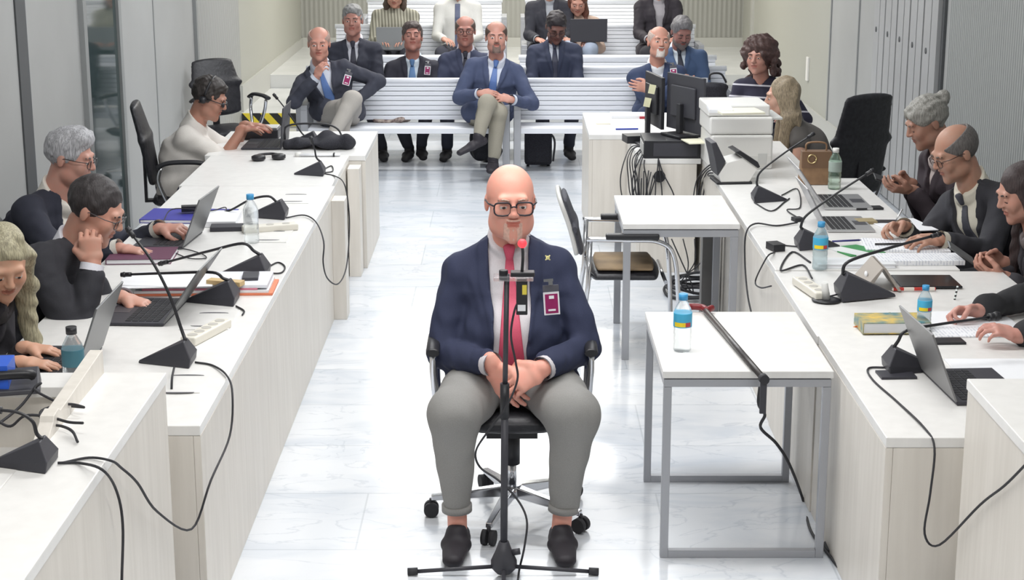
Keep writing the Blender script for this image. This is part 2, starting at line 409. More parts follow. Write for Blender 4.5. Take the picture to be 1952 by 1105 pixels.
# ================================================================ benches
def bench(label, x0, x1, yb, z0, cells=None, group=None):
    """slatted public bench; yb is the back plane"""
    r = thing('public_bench', label, 'bench', ((x0+x1)/2, yb, z0), 0, group)
    W = (x1-x0)/2
    s = MB()
    n = 8
    for k in range(n):
        z = .44 + k*.041
        y = -.02 + (k-n)*.006
        s.box((-W+.06, y-.008, z-.0185), (W-.06, y+.010, z+.0185))
    s.box((-W+.06, .0, .42), (W-.06, .012, .752))
    s.build('backrest', bench_w, r, .006)
    s = MB().tube([(-W+.05, -.02, .755), (W-.05, -.02, .755)], .026, 10); s.build('top_rail', bench_w, r)
    s = MB()
    for k in range(9):
        y = -.06 - k*.043
        s.box((-W+.06, y-.019, .375), (W-.06, y+.019, .395))
    s.build('seat', bench_w, r, .004)
    MB().box((-W+.06, -.445, .355), (W-.06, -.425, .40)).build('seat_edge', bench_w, r, .003)
    for e in (-1, 1):
        xx = e*(W-.03)
        f = MB().box((xx-.03, -.47, 0), (xx+.03, -.40, .56)).box((xx-.03, -.06, 0), (xx+.03, .02, .56)).box((xx-.03, -.47, .56), (xx+.03, .02, .60)).box((xx-.03, -.42, .33), (xx+.03, -.05, .37))
        f.build('end_frame', steel, r, .004)
    return r
rows = [(14.62, 0), (15.55, 0), (16.5, 0), (18.2, .15), (19.9, .30)]
lab_l = ['white slatted bench in the front row, left of the aisle gap', 'white slatted bench in the second row, left block, under the navy suits', 'white slatted bench in the third row, left block, mostly hidden', 'white slatted bench on the platform, left block, with the knitted sweater', 'white slatted bench at the very back, left block']
lab_r = ['white slatted bench in the front row, right of the aisle gap', 'white slatted bench in the second row, right block', 'white slatted bench in the third row, right block, only its top showing', 'white slatted bench on the platform, right block, with the open laptop', 'white slatted bench at the very back, right block, upper right']
for i, (y, z) in enumerate(rows):
    k = (y/14.6)
    xl0 = U(572, 200, Y=y-.45).x if i == 0 else [-1.86, -1.95, -1.93, -1.95, -1.75][i]
    bench(lab_l[i], xl0, -.02 if i < 3 else -.06, y, z, group=None)
    bench(lab_r[i], .015 if i < 3 else .10, [1.75, 2.03, 2.05, 2.02, 1.9][i], y, z)
# ================================================================ people: surfaces grown from joints
V3 = lambda *a: np.array(a, dtype=np.float64)
def unit(v): v = np.asarray(v, float); return v/(np.linalg.norm(v) + 1e-12)
def cone(A, B, ra, rb, hint=None):
    """tapered limb; radii may be (across, deep) pairs, hint = the 'across' direction"""
    A = np.asarray(A, float); B = np.asarray(B, float); d = B - A; Ln = np.linalg.norm(d) + 1e-9; w_ = d/Ln
    if np.isscalar(ra):
        R = max(ra, rb)
        def fn(X, Y, Z):
            qx, qy, qz = X - A[0], Y - A[1], Z - A[2]
            t = np.clip((qx*w_[0] + qy*w_[1] + qz*w_[2])/Ln, 0, 1)
            return np.sqrt((qx - t*d[0])**2 + (qy - t*d[1])**2 + (qz - t*d[2])**2) - (ra + (rb - ra)*t)
    else:
        R = max(max(ra), max(rb))
        u_ = V3(1, 0, 0) if hint is None else np.asarray(hint, float)
        u_ = unit(u_ - w_*np.dot(u_, w_)); v_ = np.cross(w_, u_)
        def fn(X, Y, Z):
            qx, qy, qz = X - A[0], Y - A[1], Z - A[2]
            h = qx*w_[0] + qy*w_[1] + qz*w_[2]; t = np.clip(h/Ln, 0, 1); qw = h - t*Ln
            a = ra[0] + (rb[0] - ra[0])*t; b = ra[1] + (rb[1] - ra[1])*t; c = np.minimum(a, b)
            qu = qx*u_[0] + qy*u_[1] + qz*u_[2]; qv = qx*v_[0] + qy*v_[1] + qz*v_[2]
            return (np.sqrt((qu/a)**2 + (qv/b)**2 + (qw/c)**2) - 1)*c
    return (np.minimum(A, B) - R, np.maximum(A, B) + R, fn)
def ell(Cn, r, R=None):
    Cn = np.asarray(Cn, float); r = np.asarray(r if not np.isscalar(r) else (r, r, r), float); m = r.max()
    R = np.eye(3) if R is None else R
    def fn(X, Y, Z):
        x, y, z = X - Cn[0], Y - Cn[1], Z - Cn[2]
        a = (x*R[0,0] + y*R[1,0] + z*R[2,0])/r[0]; b = (x*R[0,1] + y*R[1,1] + z*R[2,1])/r[1]; c = (x*R[0,2] + y*R[1,2] + z*R[2,2])/r[2]
        k0 = np.sqrt(a*a + b*b + c*c); k1 = np.sqrt((a/r[0])**2 + (b/r[1])**2 + (c/r[2])**2) + 1e-6
        return k0*(k0 - 1)/k1
    return (Cn - m, Cn + m, fn)
class Vol:
    def __init__(s, prims, h, pad=.03):
        lo = np.min([p[0] for p, k in prims], 0) - pad; hi = np.max([p[1] for p, k in prims], 0) + pad
        s.h = h; s.lo = lo; s.n = np.maximum(((hi - lo)/h).astype(int) + 2, 4)
        s.ax = [(lo[i] + h*np.arange(s.n[i])).astype(np.float32) for i in range(3)]
        s.f = np.full(s.n, .15, np.float32)
        for p, k in prims: s.add(p, k)
    def win(s, lo, hi, pad):
        sl = []
        for i in range(3):
            a = int(max(0, math.floor((lo[i] - pad - s.lo[i])/s.h))); b = int(min(s.n[i], math.ceil((hi[i] + pad - s.lo[i])/s.h) + 1))
            if b <= a: return None
            sl.append(slice(a, b))
        return tuple(sl)
    def xyz(s, sl=None):
        sl = sl or (slice(None),)*3
        return s.ax[0][sl[0]][:, None, None], s.ax[1][sl[1]][None, :, None], s.ax[2][sl[2]][None, None, :]
    def add(s, p, k=.02):
        sl = s.win(p[0], p[1], k + 3*s.h)
        if sl is None: return s
        d = p[2](*s.xyz(sl)).astype(np.float32); f = s.f[sl]
        if k > 0:
            hh = np.clip(.5 + .5*(d - f)/k, 0, 1); s.f[sl] = d*(1 - hh) + f*hh - k*hh*(1 - hh)
        else: s.f[sl] = np.minimum(f, d)
        return s
    def cut(s, p, k=.01):
        sl = s.win(p[0], p[1], k + 3*s.h)
        if sl is None: return s
        d = -p[2](*s.xyz(sl)).astype(np.float32); f = s.f[sl]
        hh = np.clip(.5 - .5*(d - f)/max(k, 1e-5), 0, 1); s.f[sl] = d*(1 - hh) + f*hh + k*hh*(1 - hh)
        return s
    def region(s, fn):                       # keep only where fn < 0
        s.f = np.maximum(s.f, fn(*s.xyz()).astype(np.float32)); return s
    def wrinkle(s, amp, freq, seed=0, keep=None):
        rs = np.random.RandomState(seed); X, Y, Z = s.xyz(); t = 0
        for i in range(5):
            d = rs.normal(size=3); d = unit(d)*freq*(.6 + .9*rs.rand()); e = unit(rs.normal(size=3))*freq*.5
            t = t + np.sin(X*d[0] + Y*d[1] + Z*d[2] + rs.rand()*6 + 1.5*np.sin(X*e[0] + Y*e[1] + Z*e[2]))
        s.f += (amp/2.2)*t.astype(np.float32); return s
    def mesh(s):
        f = s.f; f[0] = f[-1] = .1; f[:, 0] = f[:, -1] = .1; f[:, :, 0] = f[:, :, -1] = .1
        ins = f < 0
        c = ins[:-1, :-1, :-1].astype(np.int8)
        for a in (0, 1):
            for b in (0, 1):
                for d in (0, 1):
                    if a or b or d: c = c + ins[a:ins.shape[0]-1+a, b:ins.shape[1]-1+b, d:ins.shape[2]-1+d]
        act = np.argwhere((c > 0) & (c < 8))
        vid = np.full(c.shape, -1, np.int32); vid[act[:, 0], act[:, 1], act[:, 2]] = np.arange(len(act))
        cs = {}
        for a in (0, 1):
            for b in (0, 1):
                for d in (0, 1): cs[a, b, d] = f[act[:, 0]+a, act[:, 1]+b, act[:, 2]+d]
        acc = np.zeros((len(act), 3)); cnt = np.zeros(len(act))
        for ax in range(3):
            for p in (0, 1):
                for q in (0, 1):
                    k0 = [p, q]; k0.insert(ax, 0); k1 = list(k0); k1[ax] = 1
                    f0, f1 = cs[tuple(k0)], cs[tuple(k1)]; m = (f0 < 0) != (f1 < 0)
                    t = f0[m]/(f0[m] - f1[m]); pos = np.tile(np.array(k0, float), (m.sum(), 1)); pos[:, ax] = t
                    acc[m] += pos; cnt[m] += 1
        vs = (act + acc/cnt[:, None])*s.h + s.lo
        quads = []
        for ax in range(3):
            o = [slice(None)]*3; o1 = [slice(None)]*3; o[ax] = slice(0, -1); o1[ax] = slice(1, None)
            A_, B_ = ins[tuple(o)], ins[tuple(o1)]
            e = np.argwhere(A_ != B_); u1, u2 = [(1, 2), (2, 0), (0, 1)][ax]
            e = e[(e[:, u1] > 0) & (e[:, u2] > 0) & (e[:, u1] < c.shape[u1]) & (e[:, u2] < c.shape[u2])]
            def g(d1, d2):
                k = e.copy(); k[:, u1] -= d1; k[:, u2] -= d2; return vid[k[:, 0], k[:, 1], k[:, 2]]
            q = np.stack([g(1, 1), g(0, 1), g(0, 0), g(1, 0)], 1)
            fl_ = ~A_[e[:, 0], e[:, 1], e[:, 2]]; q[fl_] = q[fl_][:, ::-1]
            quads.append(q)
        return vs, np.concatenate(quads)
def soft(name, vol, mats, parent, matfn=None):
    vs, q = vol.mesh(); me = bpy.data.meshes.new(name); n = len(q)
    me.vertices.add(len(vs)); me.vertices.foreach_set('co', vs.astype(np.float32).ravel())
    me.loops.add(4*n); me.loops.foreach_set('vertex_index', q.astype(np.int32).ravel())
    me.polygons.add(n); me.polygons.foreach_set('loop_start', np.arange(0, 4*n, 4, dtype=np.int32))
    try: me.polygons.foreach_set('loop_total', np.full(n, 4, np.int32))
    except Exception: pass
    me.update(calc_edges=True)
    mats = mats if isinstance(mats, (list, tuple)) else [mats]
    for m in mats: me.materials.append(m)
    if matfn is not None: me.polygons.foreach_set('material_index', matfn(vs[q].mean(1)).astype(np.int32))
    me.polygons.foreach_set('use_smooth', np.ones(n, bool)); me.validate(); me.update()
    o = bpy.data.objects.new(name, me); C.objects.link(o)
    if parent is not None: o.parent = parent
    return o
def srgb(*c): return tuple(((x/255)/12.92 if x/255 <= .04045 else ((x/255 + .055)/1.055)**2.4) for x in c)
_mc = {}
def cloth(col, rough=.85, fine=260):
    k = (col, rough)
    if k not in _mc:
        g_ = sum(col)/3; col = tuple(int(x*.76 + g_*.24) for x in col); c = srgb(*col); c2 = tuple(min(1, x*1.10 + .001) for x in c)
        _mc[k] = noisy('cloth_%d_%d_%d' % col, c, c2, fine, rough, .12, bdist=.002)
    return _mc[k]
def skinm(col):
    k = ('s', col)
    if k not in _mc:
        c = srgb(*col); c2 = (min(1, c[0]*1.06), c[1]*.95, c[2]*.93)
        m = noisy('skin_%d_%d_%d' % col, c, c2, 22, .5, .05, bscale=300, bdist=.001)
        m.node_tree.nodes['Principled BSDF'].inputs['Subsurface Weight'].default_value = .08
        m.node_tree.nodes['Principled BSDF'].inputs['Subsurface Radius'].default_value = (.02, .008, .004)
        _mc[k] = m
    return _mc[k]
def hairm(col):
    k = ('h', col)
    if k not in _mc:
        c = srgb(*col); _mc[k] = noisy('hair_%d_%d_%d' % col, tuple(x*.65 for x in c), tuple(min(1, x*1.25) for x in c), 60, .55, .5, stretch=(3, 3, .5), bdist=.006)
    return _mc[k]
eye_w = mat('eye_white', (.62,.58,.55), .3); eye_d = mat('eye_iris', (.03,.02,.018), .2)
glass_t = mat('spectacle_lens', (.9,.93,.96), .05, 0, Transmission_Weight=1.0, IOR=1.02, Alpha=.25)
def rotm(yaw=0, pitch=0, roll=0):
    """yaw: turn to +x, pitch: nod down, roll: tilt towards +x (degrees)"""
    y, p, r = [math.radians(k) for k in (yaw, pitch, roll)]
    M = Matrix.Rotation(y, 3, 'Z') @ Matrix.Rotation(p, 3, 'X') @ Matrix.Rotation(r, 3, 'Y')
    return np.array(M)
def hand_prims(W, d, n, right, curl, sc=1.0, spread=.06, thumb=.5, fl=None):
    d = unit(d); n = unit(np.asarray(n, float) - d*np.dot(n, d)); t = np.cross(d, n)*(1 if right else -1)
    out = []; K = W + d*.092*sc
    out.append((cone(W - d*.02*sc, W + d*.03*sc, (.026*sc, .021*sc), (.034*sc, .017*sc), t), .012))
    out.append((cone(W + d*.03*sc, K - d*.008, (.036*sc, .016*sc), (.040*sc, .0135*sc), t), .012))
    offs = (.0305, .0105, -.0105, -.0305); ln = (.072, .080, .074, .058); rr = (.0092, .0095, .009, .0080)
    for i in range(4):
        c = curl[i] if isinstance(curl, (list, tuple)) else curl
        b = K + t*offs[i]*sc - d*(.006 if i in (0, 3) else 0) - d*(.01 if i == 3 else 0); a = 0; p = b
        for j, (fr, bf) in enumerate(((.46, .7), (.30, 1.0), (.24, .7))):
            a += c*bf; q = p + (d*math.cos(a) + n*math.sin(a) + t*spread*(1.5 - i))*ln[i]*fr*sc
            out.append((cone(p, q, rr[i]*sc*(1 - .10*j), rr[i]*sc*(1 - .10*(j+1))), .004)); p = q
    b = W + d*.028*sc + t*.026*sc
    m1 = b + unit(d*.75 + t*.75 + n*.35)*.040*sc; m2 = m1 + unit(d*(.9 - .2*thumb) + t*(.35 - .8*thumb) + n*(.2 + thumb))*.032*sc
    m3 = m2 + unit(d*(.9 - .3*thumb) + t*(.2 - 1.1*thumb) + n*(.15 + thumb))*.026*sc
    out += [(cone(b, m1, .0155*sc, .0125*sc), .012), (cone(m1, m2, .0118*sc, .0105*sc), .005), (cone(m2, m3, .0105*sc, .0085*sc), .004)]
    return out, K
def ik(S, W, l1, l2, hint):
    v = W - S; D = np.linalg.norm(v); w_ = v/D
    if D > (l1 + l2)*.995: f = D/((l1 + l2)*.995); l1 *= f; l2 *= f
    a = (l1*l1 - l2*l2 + D*D)/(2*D); h = math.sqrt(max(1e-6, l1*l1 - a*a))
    hp = unit(np.asarray(hint, float) - w_*np.dot(hint, w_))
    return S + w_*a + hp*h
SEED = [0]
def person(label, root, rz, head, hr=(0, 0, 0), *, hs=1.06, k=1.0, sw=.185, ph=.50, px=0.0, belly=1.0, chest=1.0, h=.006, name='person', group=None,
           skin=(205, 160, 140), hair='short', haircol=(90, 80, 75), beard=None, beardcol=(150, 140, 135), glasses=None, brows=(70, 60, 55),
           wr=None, hands=None, hint=None, knees=None, ankles=None, toes=None, legs=True,
           top='jacket', topcol=(38, 42, 62), shirtcol=(205, 210, 222), tie=None, vee=(.05, .16), sleeves='long', trousers=(40, 42, 55), shoe=(30, 28, 32),
           bare_ankle=False, cuffs=True, hand_sc=1.0, neckfwd=0.0, shrug=0.0, topmat=None, eyes='open', chestfn=None, hemflare=0.0, hide_shoes=False, collar=True, mouth='closed', shtilt=0.0, gcol=None, ndz=.075, al=1.0, fat=0.0, lk=None, hc_=None):
    """one seated person. root = floor point under the pelvis, rz = heading (0 looks at -Y);
    head, wr (wrists), knees, ankles in world coordinates"""
    SEED[0] += 1; seed = SEED[0]; lk = lk or k
    r = thing(name, label, 'person', root, rz, group)
    Mi = (Matrix.Translation(Vector(root)) @ Matrix.Rotation(rz, 4, 'Z')).inverted()
    loc = lambda p: np.array(Mi @ Vector(p))
    Hc = loc(head); P = V3(px, 0, ph); RH = rotm(*hr)
    Hd = lambda x, y, z: Hc + RH @ (V3(x, y, z)*hs)
    Nk = Hc + RH @ (V3(0, .035, -.10)*hs) + V3(0, .02 + neckfwd, -ndz*k)          # base of the neck
    ax = unit(Nk - P); TL = np.linalg.norm(Nk - P)
    side = unit(np.cross(ax, V3(0, 1, 0))) ; side = side if side[0] > 0 else -side
    if abs(shtilt) > 0: side = unit(side + V3(0, 0, shtilt))
    fw = unit(np.cross(side, ax)); fw = fw if fw[1] < 0 else -fw
    S = [Nk - ax*.072*k - side*sw + V3(0, 0, shrug), Nk - ax*.072*k + side*sw + V3(0, 0, shrug)]
    Mid = P + ax*TL*.48 - fw*.02; Ch = Nk - ax*.17
    wr = wr or [None, None]; W = []
    for i, sgn in enumerate((-1, 1)):
        W.append(loc(wr[i]) if wr[i] is not None else P + V3(sgn*.16, -.36, .10))
    hint = hint or [V3(-.6, .5, -.7), V3(.6, .5, -.7)]
    E = [ik(S[i], W[i], .295*k*al, .262*k*al, np.asarray(hint[i], float)) for i in range(2)]
    hp_ = [P + V3(-.095*k, -.02, -.01), P + V3(.095*k, -.02, -.01)]
    Kn = [loc(knees[i]) if knees else P + V3((-1, 1)[i]*.15, -.42*k, .03) for i in range(2)]
    An = [loc(ankles[i]) if ankles else V3((-1, 1)[i]*.15, Kn[i][1] - .0, .09) for i in range(2)]
    toes = toes or [(-.15, -1, -.1), (.15, -1, -.1)]
    hands = hands or [dict(), dict()]
    # ---- skin: one continuous body
    B = []
    a = B.append
    a((cone(P, Mid, (.10, .07), (.11, .075), side), .03)); a((cone(Mid, Ch, (.11, .075), (.12, .075), side), .03)); a((cone(S[0], S[1], .045, .045), .03))
    a((cone(Ch, Nk, (.10, .07), (.06, .055), side), .03))
    a((cone(Nk, Hd(0, .022, -.06), .060*k, .055*hs), .02))
    bare = sleeves != 'long'
    for i in range(2):
        ru, re_, rw = (.046, .040, .027) if bare else (.036, .032, .025)
        a((cone(S[i], E[i], ru*k, re_*k), .02)); a((cone(E[i], W[i], re_*k, rw*k), .015))
        hd = hands[i]
        d = hd.get('d'); d = unit(W[i] - E[i]) if d is None else d
        pr, kn = hand_prims(W[i], np.asarray(d, float), np.asarray(hd.get('n', (0, 0, -1)), float), i == 0, hd.get('curl', .35), hand_sc*k, hd.get('spread', .05), hd.get('thumb', .4))
        B += pr
        if legs:
            a((cone(hp_[i], Kn[i], .06, .045), .02)); a((cone(Kn[i], An[i], .043, .032*k), .02))
            t_ = unit(toes[i]); a((cone(An[i] - V3(0, 0, .02), An[i] - V3(0, 0, .035) + t_*.07, .024, .018), .02))
    e = lambda x, y, z, rx, ry, rz_: ell(Hd(x, y, z), V3(rx, ry, rz_)*hs, RH)
    hc = lambda p, q, ra, rb: cone(Hd(*p), Hd(*q), ra*hs, rb*hs)
    a((e(0, .014, .034, .0775, .094, .088), .01)); a((e(0, -.030, -.018, .063, .062, .088), .025)); a((e(0, -.040, -.074, .050, .046, .038), .028))
    a((e(0, -.073, -.098, .022, .020, .018), .02))
    for s_ in (-1, 1):
        a((e(s_*.036, -.062, -.022, .028, .026, .032), .02)); a((e(s_*.077, .014, -.002, .008, .017, .029), .006))
        a((e(s_*.045, -.02, -.065, .022, .035, .03), .02))
    if fat:
        for s_ in (-1, 1): a((e(s_*(.034 + .012*fat), -.022, -.055, .036, .048, .048), .025))
        a((e(0, -.035, -.092, .055*fat, .045, .030), .03))
    a((hc((-.036, -.080, .029), (.036, -.080, .029), .013, .013), .014))
    body = Vol(B, h)
    for s_ in (-1, 1): body.cut(e(s_*.031, -.100, .006, .018, .016, .012), .010)
    for s_ in (-1, 1): body.add(e(s_*.031, -.081, .006, .0135, .0125, .0125), .003)       # eyelids
    body.add(hc((0, -.088, .022), (0, -.107, -.017), .0075, .0115), .012)
    body.add(e(-.011, -.100, -.021, .008, .009, .007), .006); body.add(e(.011, -.100, -.021, .008, .009, .007), .006)
    body.add(e(0, -.090, -.044, .023, .0095, .006), .008); body.add(e(0, -.088, -.058, .019, .0095, .006), .008)
    body.cut(e(0, -.100, -.051, .024, .012, .0035 if mouth == 'closed' else .006), .004)
    sk = skinm(skin); lip = skinm(tuple(int(v*q) for v, q in zip(skin, (.90, .76, .75))))
    dk = skinm((48, 34, 32))
    Ri = RH.T
    def bodymat(cn):
        q = ((cn - Hc) @ RH)/hs
        m = np.zeros(len(cn), np.int32)
        li = (np.abs(q[:, 0]) < .022) & (np.abs(q[:, 2] + .051) < .0095) & (q[:, 1] < -.078); m[li] = 1
        if eyes != 'closed':
            for s_ in (-1, 1):
                ey = (np.abs(q[:, 0] - s_*.031) < .0115) & (np.abs(q[:, 2] - .004) < .0042) & (q[:, 1] < -.07); m[ey] = 3
        else:
            for s_ in (-1, 1):
                ey = (np.abs(q[:, 0] - s_*.031) < .012) & (np.abs(q[:, 2] + .002) < .003) & (q[:, 1] < -.07); m[ey] = 2
        return m
    soft('body', body, [sk, lip, dk, eye_w], r, bodymat)
    if eyes == 'open':
        for s_ in (-1, 1):
            ib = MB(); ib.ball((0, 0, 0), .0056*hs, 12, 0, (1, .5, .8)); io = ib.build('iris', eye_d, r); io.matrix_local = Matrix.Translation(Vector(Hd(s_*.031, -.0922, .004))) @ Matrix(RH.tolist()).to_4x4()
    # ---- brows
    if brows:
        for s_ in (-1, 1):
            MB().tube([Vector(Hd(s_*.014, -.0935, .026)), Vector(Hd(s_*.031, -.0945, .031)), Vector(Hd(s_*.048, -.082, .027))], .0036*hs, 6).build('eyebrow', hairm(brows), r)
    # ---- spectacles
    if glasses:
        g = MB(); gr = .0030 if glasses == 'thick' else .0018
        for s_ in (-1, 1):
            gw, gh = (.0275, .0215) if glasses == 'thick' else (.0235, .017)
            lp = [Vector(Hd(s_*(.0355 + gw*math.copysign(abs(math.cos(t))**.6, math.cos(t))), -.104 + .006*abs(math.cos(t)), .002 + gh*math.copysign(abs(math.sin(t))**.6, math.sin(t)))) for t in [2*PI*q/16 for q in range(17)]]
            g.tube(lp, gr*hs, 6)
            g.tube([Vector(Hd(s_*(.0355 + gw), -.096, .012)), Vector(Hd(s_*.078, -.06, .012)), Vector(Hd(s_*.082, .0, .012)), Vector(Hd(s_*.08, .03, -.01))], gr*hs, 6)
        g.tube([Vector(Hd(-.010, -.106, .008)), Vector(Hd(0, -.112, .012)), Vector(Hd(.010, -.106, .008))], gr*hs, 6)
        gl = g.build('spectacles', mat('spectacle_frame', srgb(*(gcol or (40, 38, 42))), .3), r)
        ln_ = MB()
        for s_ in (-1, 1):
            vs = [Vector(Hd(s_*(.033 + .023*math.cos(t)), -.1045, .004 + .018*math.sin(t))) for t in [2*PI*q/14 for q in range(14)]]
            ln_.add(vs, [tuple(range(14))])
        ln_.build('lens', glass_t, gl)
    # ---- hair
    if hair:
        hh = h
        HB = [(e(0, .018, .040, .083, .098, .092), .01)]
        if hair in ('short', 'quiff', 'fringe', 'crop'):
            if hair == 'quiff': HB += [(e(0, -.035, .095, .062, .055, .042), .03), (e(.02, -.01, .105, .06, .06, .035), .03)]
            if hair == 'short': HB += [(e(0, -.005, .085, .066, .080, .046), .03)]
            v = Vol(HB, hh*.8); v.cut(e(0, -.100, -.035, .078, .070, .112), .012)
            def low(X, Y, Z):
                qx, qy, qz = X - Hc[0], Y - Hc[1], Z - Hc[2]
                y_ = (qx*RH[0, 1] + qy*RH[1, 1] + qz*RH[2, 1])/hs; z_ = (qx*RH[0, 2] + qy*RH[1, 2] + qz*RH[2, 2])/hs
                return (np.where(y_ < .025, -.004, -.055) - z_)*.9
            v.region(low)
            if hair == 'fringe': v.cut(e(0, -.020, .115, .076, .105, .080), .01)
            if hair in ('short', 'quiff', 'crop'): v.wrinkle(.0035 if hair != 'crop' else .002, 120, seed)
        elif hair == 'long' or hair == 'bob':
            ln2 = .38 if hair == 'long' else .16
            for s_ in (-1, 1):
                HB += [(cone(Hd(s_*.066, .015, .02), Hd(s_*.078, .015, -.12), (.026, .055), (.032, .05), V3(1, 0, 0)), .03)]
                HB += [(cone(Hd(s_*.078, .015, -.12), Hd(s_*.078, .015, -.12) + V3(s_*.0, -.05 if hair == 'long' else 0, -ln2)*.9, (.032, .05), (.022, .025), V3(1, 0, 0)), .03)]
            HB += [(cone(Hd(0, .07, .02), Hd(0, .07, -.1), (.07, .035), (.085, .035), V3(1, 0, 0)), .03), (cone(Hd(0, .07, -.1), Hd(0, .07, -.1) + V3(0, .06, -ln2), (.09, .035), (.07, .02), V3(1, 0, 0)), .03)]
            v = Vol(HB, hh); v.cut(e(0, -.100, -.045, .064, .085, .118), .012); v.cut(e(0, -.10, -.16, .05, .10, .1), .012)
            v.wrinkle(.004, 70, seed)
        elif hair == 'curly':
            HB = [(e(0, .025, .03, .125, .12, .125), .02)]
            rs = np.random.RandomState(seed)
            for q in range(46):
                an = rs.rand()*2*PI; zz = .10 - rs.rand()*.30; ra_ = .118 - max(0, zz - .03)*.5
                if math.sin(an) < -.45 and zz < .07: continue
                HB.append((e(ra_*math.cos(an), .03 + ra_*math.sin(an)*.9, zz, .026, .026, .030), .008))
            v = Vol(HB, hh); v.cut(e(0, -.115, -.045, .060, .085, .105), .012); v.wrinkle(.008, 110, seed)
        elif hair == 'bun':
            HB += [(e(0, .008, .052, .083, .10, .076), .03), (e(0, .115, .085, .036, .032, .036), .02), (e(0, -.055, .072, .062, .035, .028), .02)]
            v = Vol(HB, hh*.8); v.cut(e(0, -.108, -.042, .078, .076, .120), .014)
            def low(X, Y, Z):
                qx, qy, qz = X - Hc[0], Y - Hc[1], Z - Hc[2]
                y_ = (qx*RH[0, 1] + qy*RH[1, 1] + qz*RH[2, 1])/hs; z_ = (qx*RH[0, 2] + qy*RH[1, 2] + qz*RH[2, 2])/hs
                return (np.where(y_ < .03, .005, -.05) - z_)*.9
            v.region(low); v.wrinkle(.003, 110, seed)
        soft('hair', v, hairm(haircol), r)
    if beard:
        v = Vol([(e(0, -.031, -.02, .064, .0635, .089), .02), (e(0, -.042, -.075, .0515, .0475, .0395), .028), (e(0, -.075, -.099, .0235, .021, .020), .02), (e(0, -.096, -.037, .024, .007, .005), .006)]
                + [(e(s_*.046, -.02, -.062, .024, .037, .034), .02) for s_ in (-1, 1)], h*.7)
        v.cut(e(0, -.100, -.053, .017, .03, .0085), .004)
        def reg(X, Y, Z):
            qx, qy, qz = X - Hc[0], Y - Hc[1], Z - Hc[2]
            x_ = (qx*RH[0, 0] + qy*RH[1, 0] + qz*RH[2, 0])/hs; y_ = (qx*RH[0, 1] + qy*RH[1, 1] + qz*RH[2, 1])/hs; z_ = (qx*RH[0, 2] + qy*RH[1, 2] + qz*RH[2, 2])/hs
            g_ = z_ + .034 + np.maximum(0, np.abs(x_) - .03)*(.2 if beard == 'full' else 0)
            if beard == 'goatee': g_ = np.maximum(g_, np.abs(x_) - .031); g_ = np.maximum(g_, -.108 - z_)
            g_ = np.maximum(g_, y_ - (.02 if beard == 'full' else -.05))
            return g_
        v.region(reg); soft('beard', v, noisy('beard_hair', tuple(x*.86 for x in srgb(*beardcol)), tuple(min(1, x*1.1) for x in srgb(*beardcol)), 90, .7, .3, bdist=.003), r)
    # ---- clothes
    bl = belly
    def torso(ins, neck=True):
        o = [(cone(P - ax*.02, Mid, (.172*bl*k - ins, .128*bl*k - ins), (.165*bl*k - ins, .125*bl*k - ins), side), .03),
             (cone(Mid, Ch, (.165*bl*k - ins, .125*bl*k - ins), (.178*chest*k - ins, .122*chest*k - ins), side), .04),
             (cone(Ch, Nk - ax*.05, (.178*chest*k - ins, .120*chest*k - ins), (.095*k - ins, .07*k - ins), side), .04),
             (cone(S[0] + side*.02, S[1] - side*.02, .064*k - ins, .064*k - ins), .04)]
        for i in range(2): o.append((cone(Nk - ax*.01, S[i], .060*k - ins, .058*k - ins), .03))
        if bl > 1.05: o.append((ell(P + ax*.14 + fw*.07*bl, V3(.15, .13, .15)*bl*k - ins), .05))
        return o
    def tq(X, Y, Z):           # torso coordinates: across, forward, up the spine
        qx, qy, qz = X - P[0], Y - P[1], Z - P[2]
        return (qx*side[0] + qy*side[1] + qz*side[2], qx*fw[0] + qy*fw[1] + qz*fw[2], (qx*ax[0] + qy*ax[1] + qz*ax[2])/TL)
    def arms(rs_=1.0, upto=1.0):
        o = []
        for i in range(2):
            wE = E[i] + (W[i] - E[i])*max(0, (upto - .5)*2) if upto > .5 else S[i] + (E[i] - S[i])*upto*2
            o.append((cone(S[i], E[i] if upto > .5 else wE, .064*k*rs_, .054*k*rs_ if upto > .5 else .060*k*rs_), .03))
            if upto > .5: o.append((cone(E[i], wE - unit(W[i] - E[i])*.045, .053*k*rs_, .043*k*rs_), .02))
        return o
    tm = topmat or cloth(topcol)
    def add_collar(v):
        nd = Hd(0, .022, -.06) - Nk; nl = np.linalg.norm(nd); nu = unit(nd)
        sh = Vol([(cone(Nk - nu*.03, Nk + nu*.06, .084*k, .071*k), 0)], v.h)
        top_ = Nk + nu*min(.045, nl*.6); pn = unit(nu*1.0 + fw*.55)
        X, Y, Z = v.xyz()
        d = cone(Nk - nu*.03, Nk + nu*.06, .084*k, .071*k)[2](X, Y, Z)
        d = np.maximum(d, (X - top_[0])*pn[0] + (Y - top_[1])*pn[1] + (Z - top_[2])*pn[2])
        v.f = np.minimum(v.f, d.astype(np.float32))
        ta, tf, tt = tq(X, Y, Z)                      # opening under the chin
        v.f = np.maximum(v.f, np.minimum(np.minimum(.5*((tt - .97)*TL) + .002 - np.abs(ta), tf - .045), 1).astype(np.float32))
    hv = max(h, .0065)
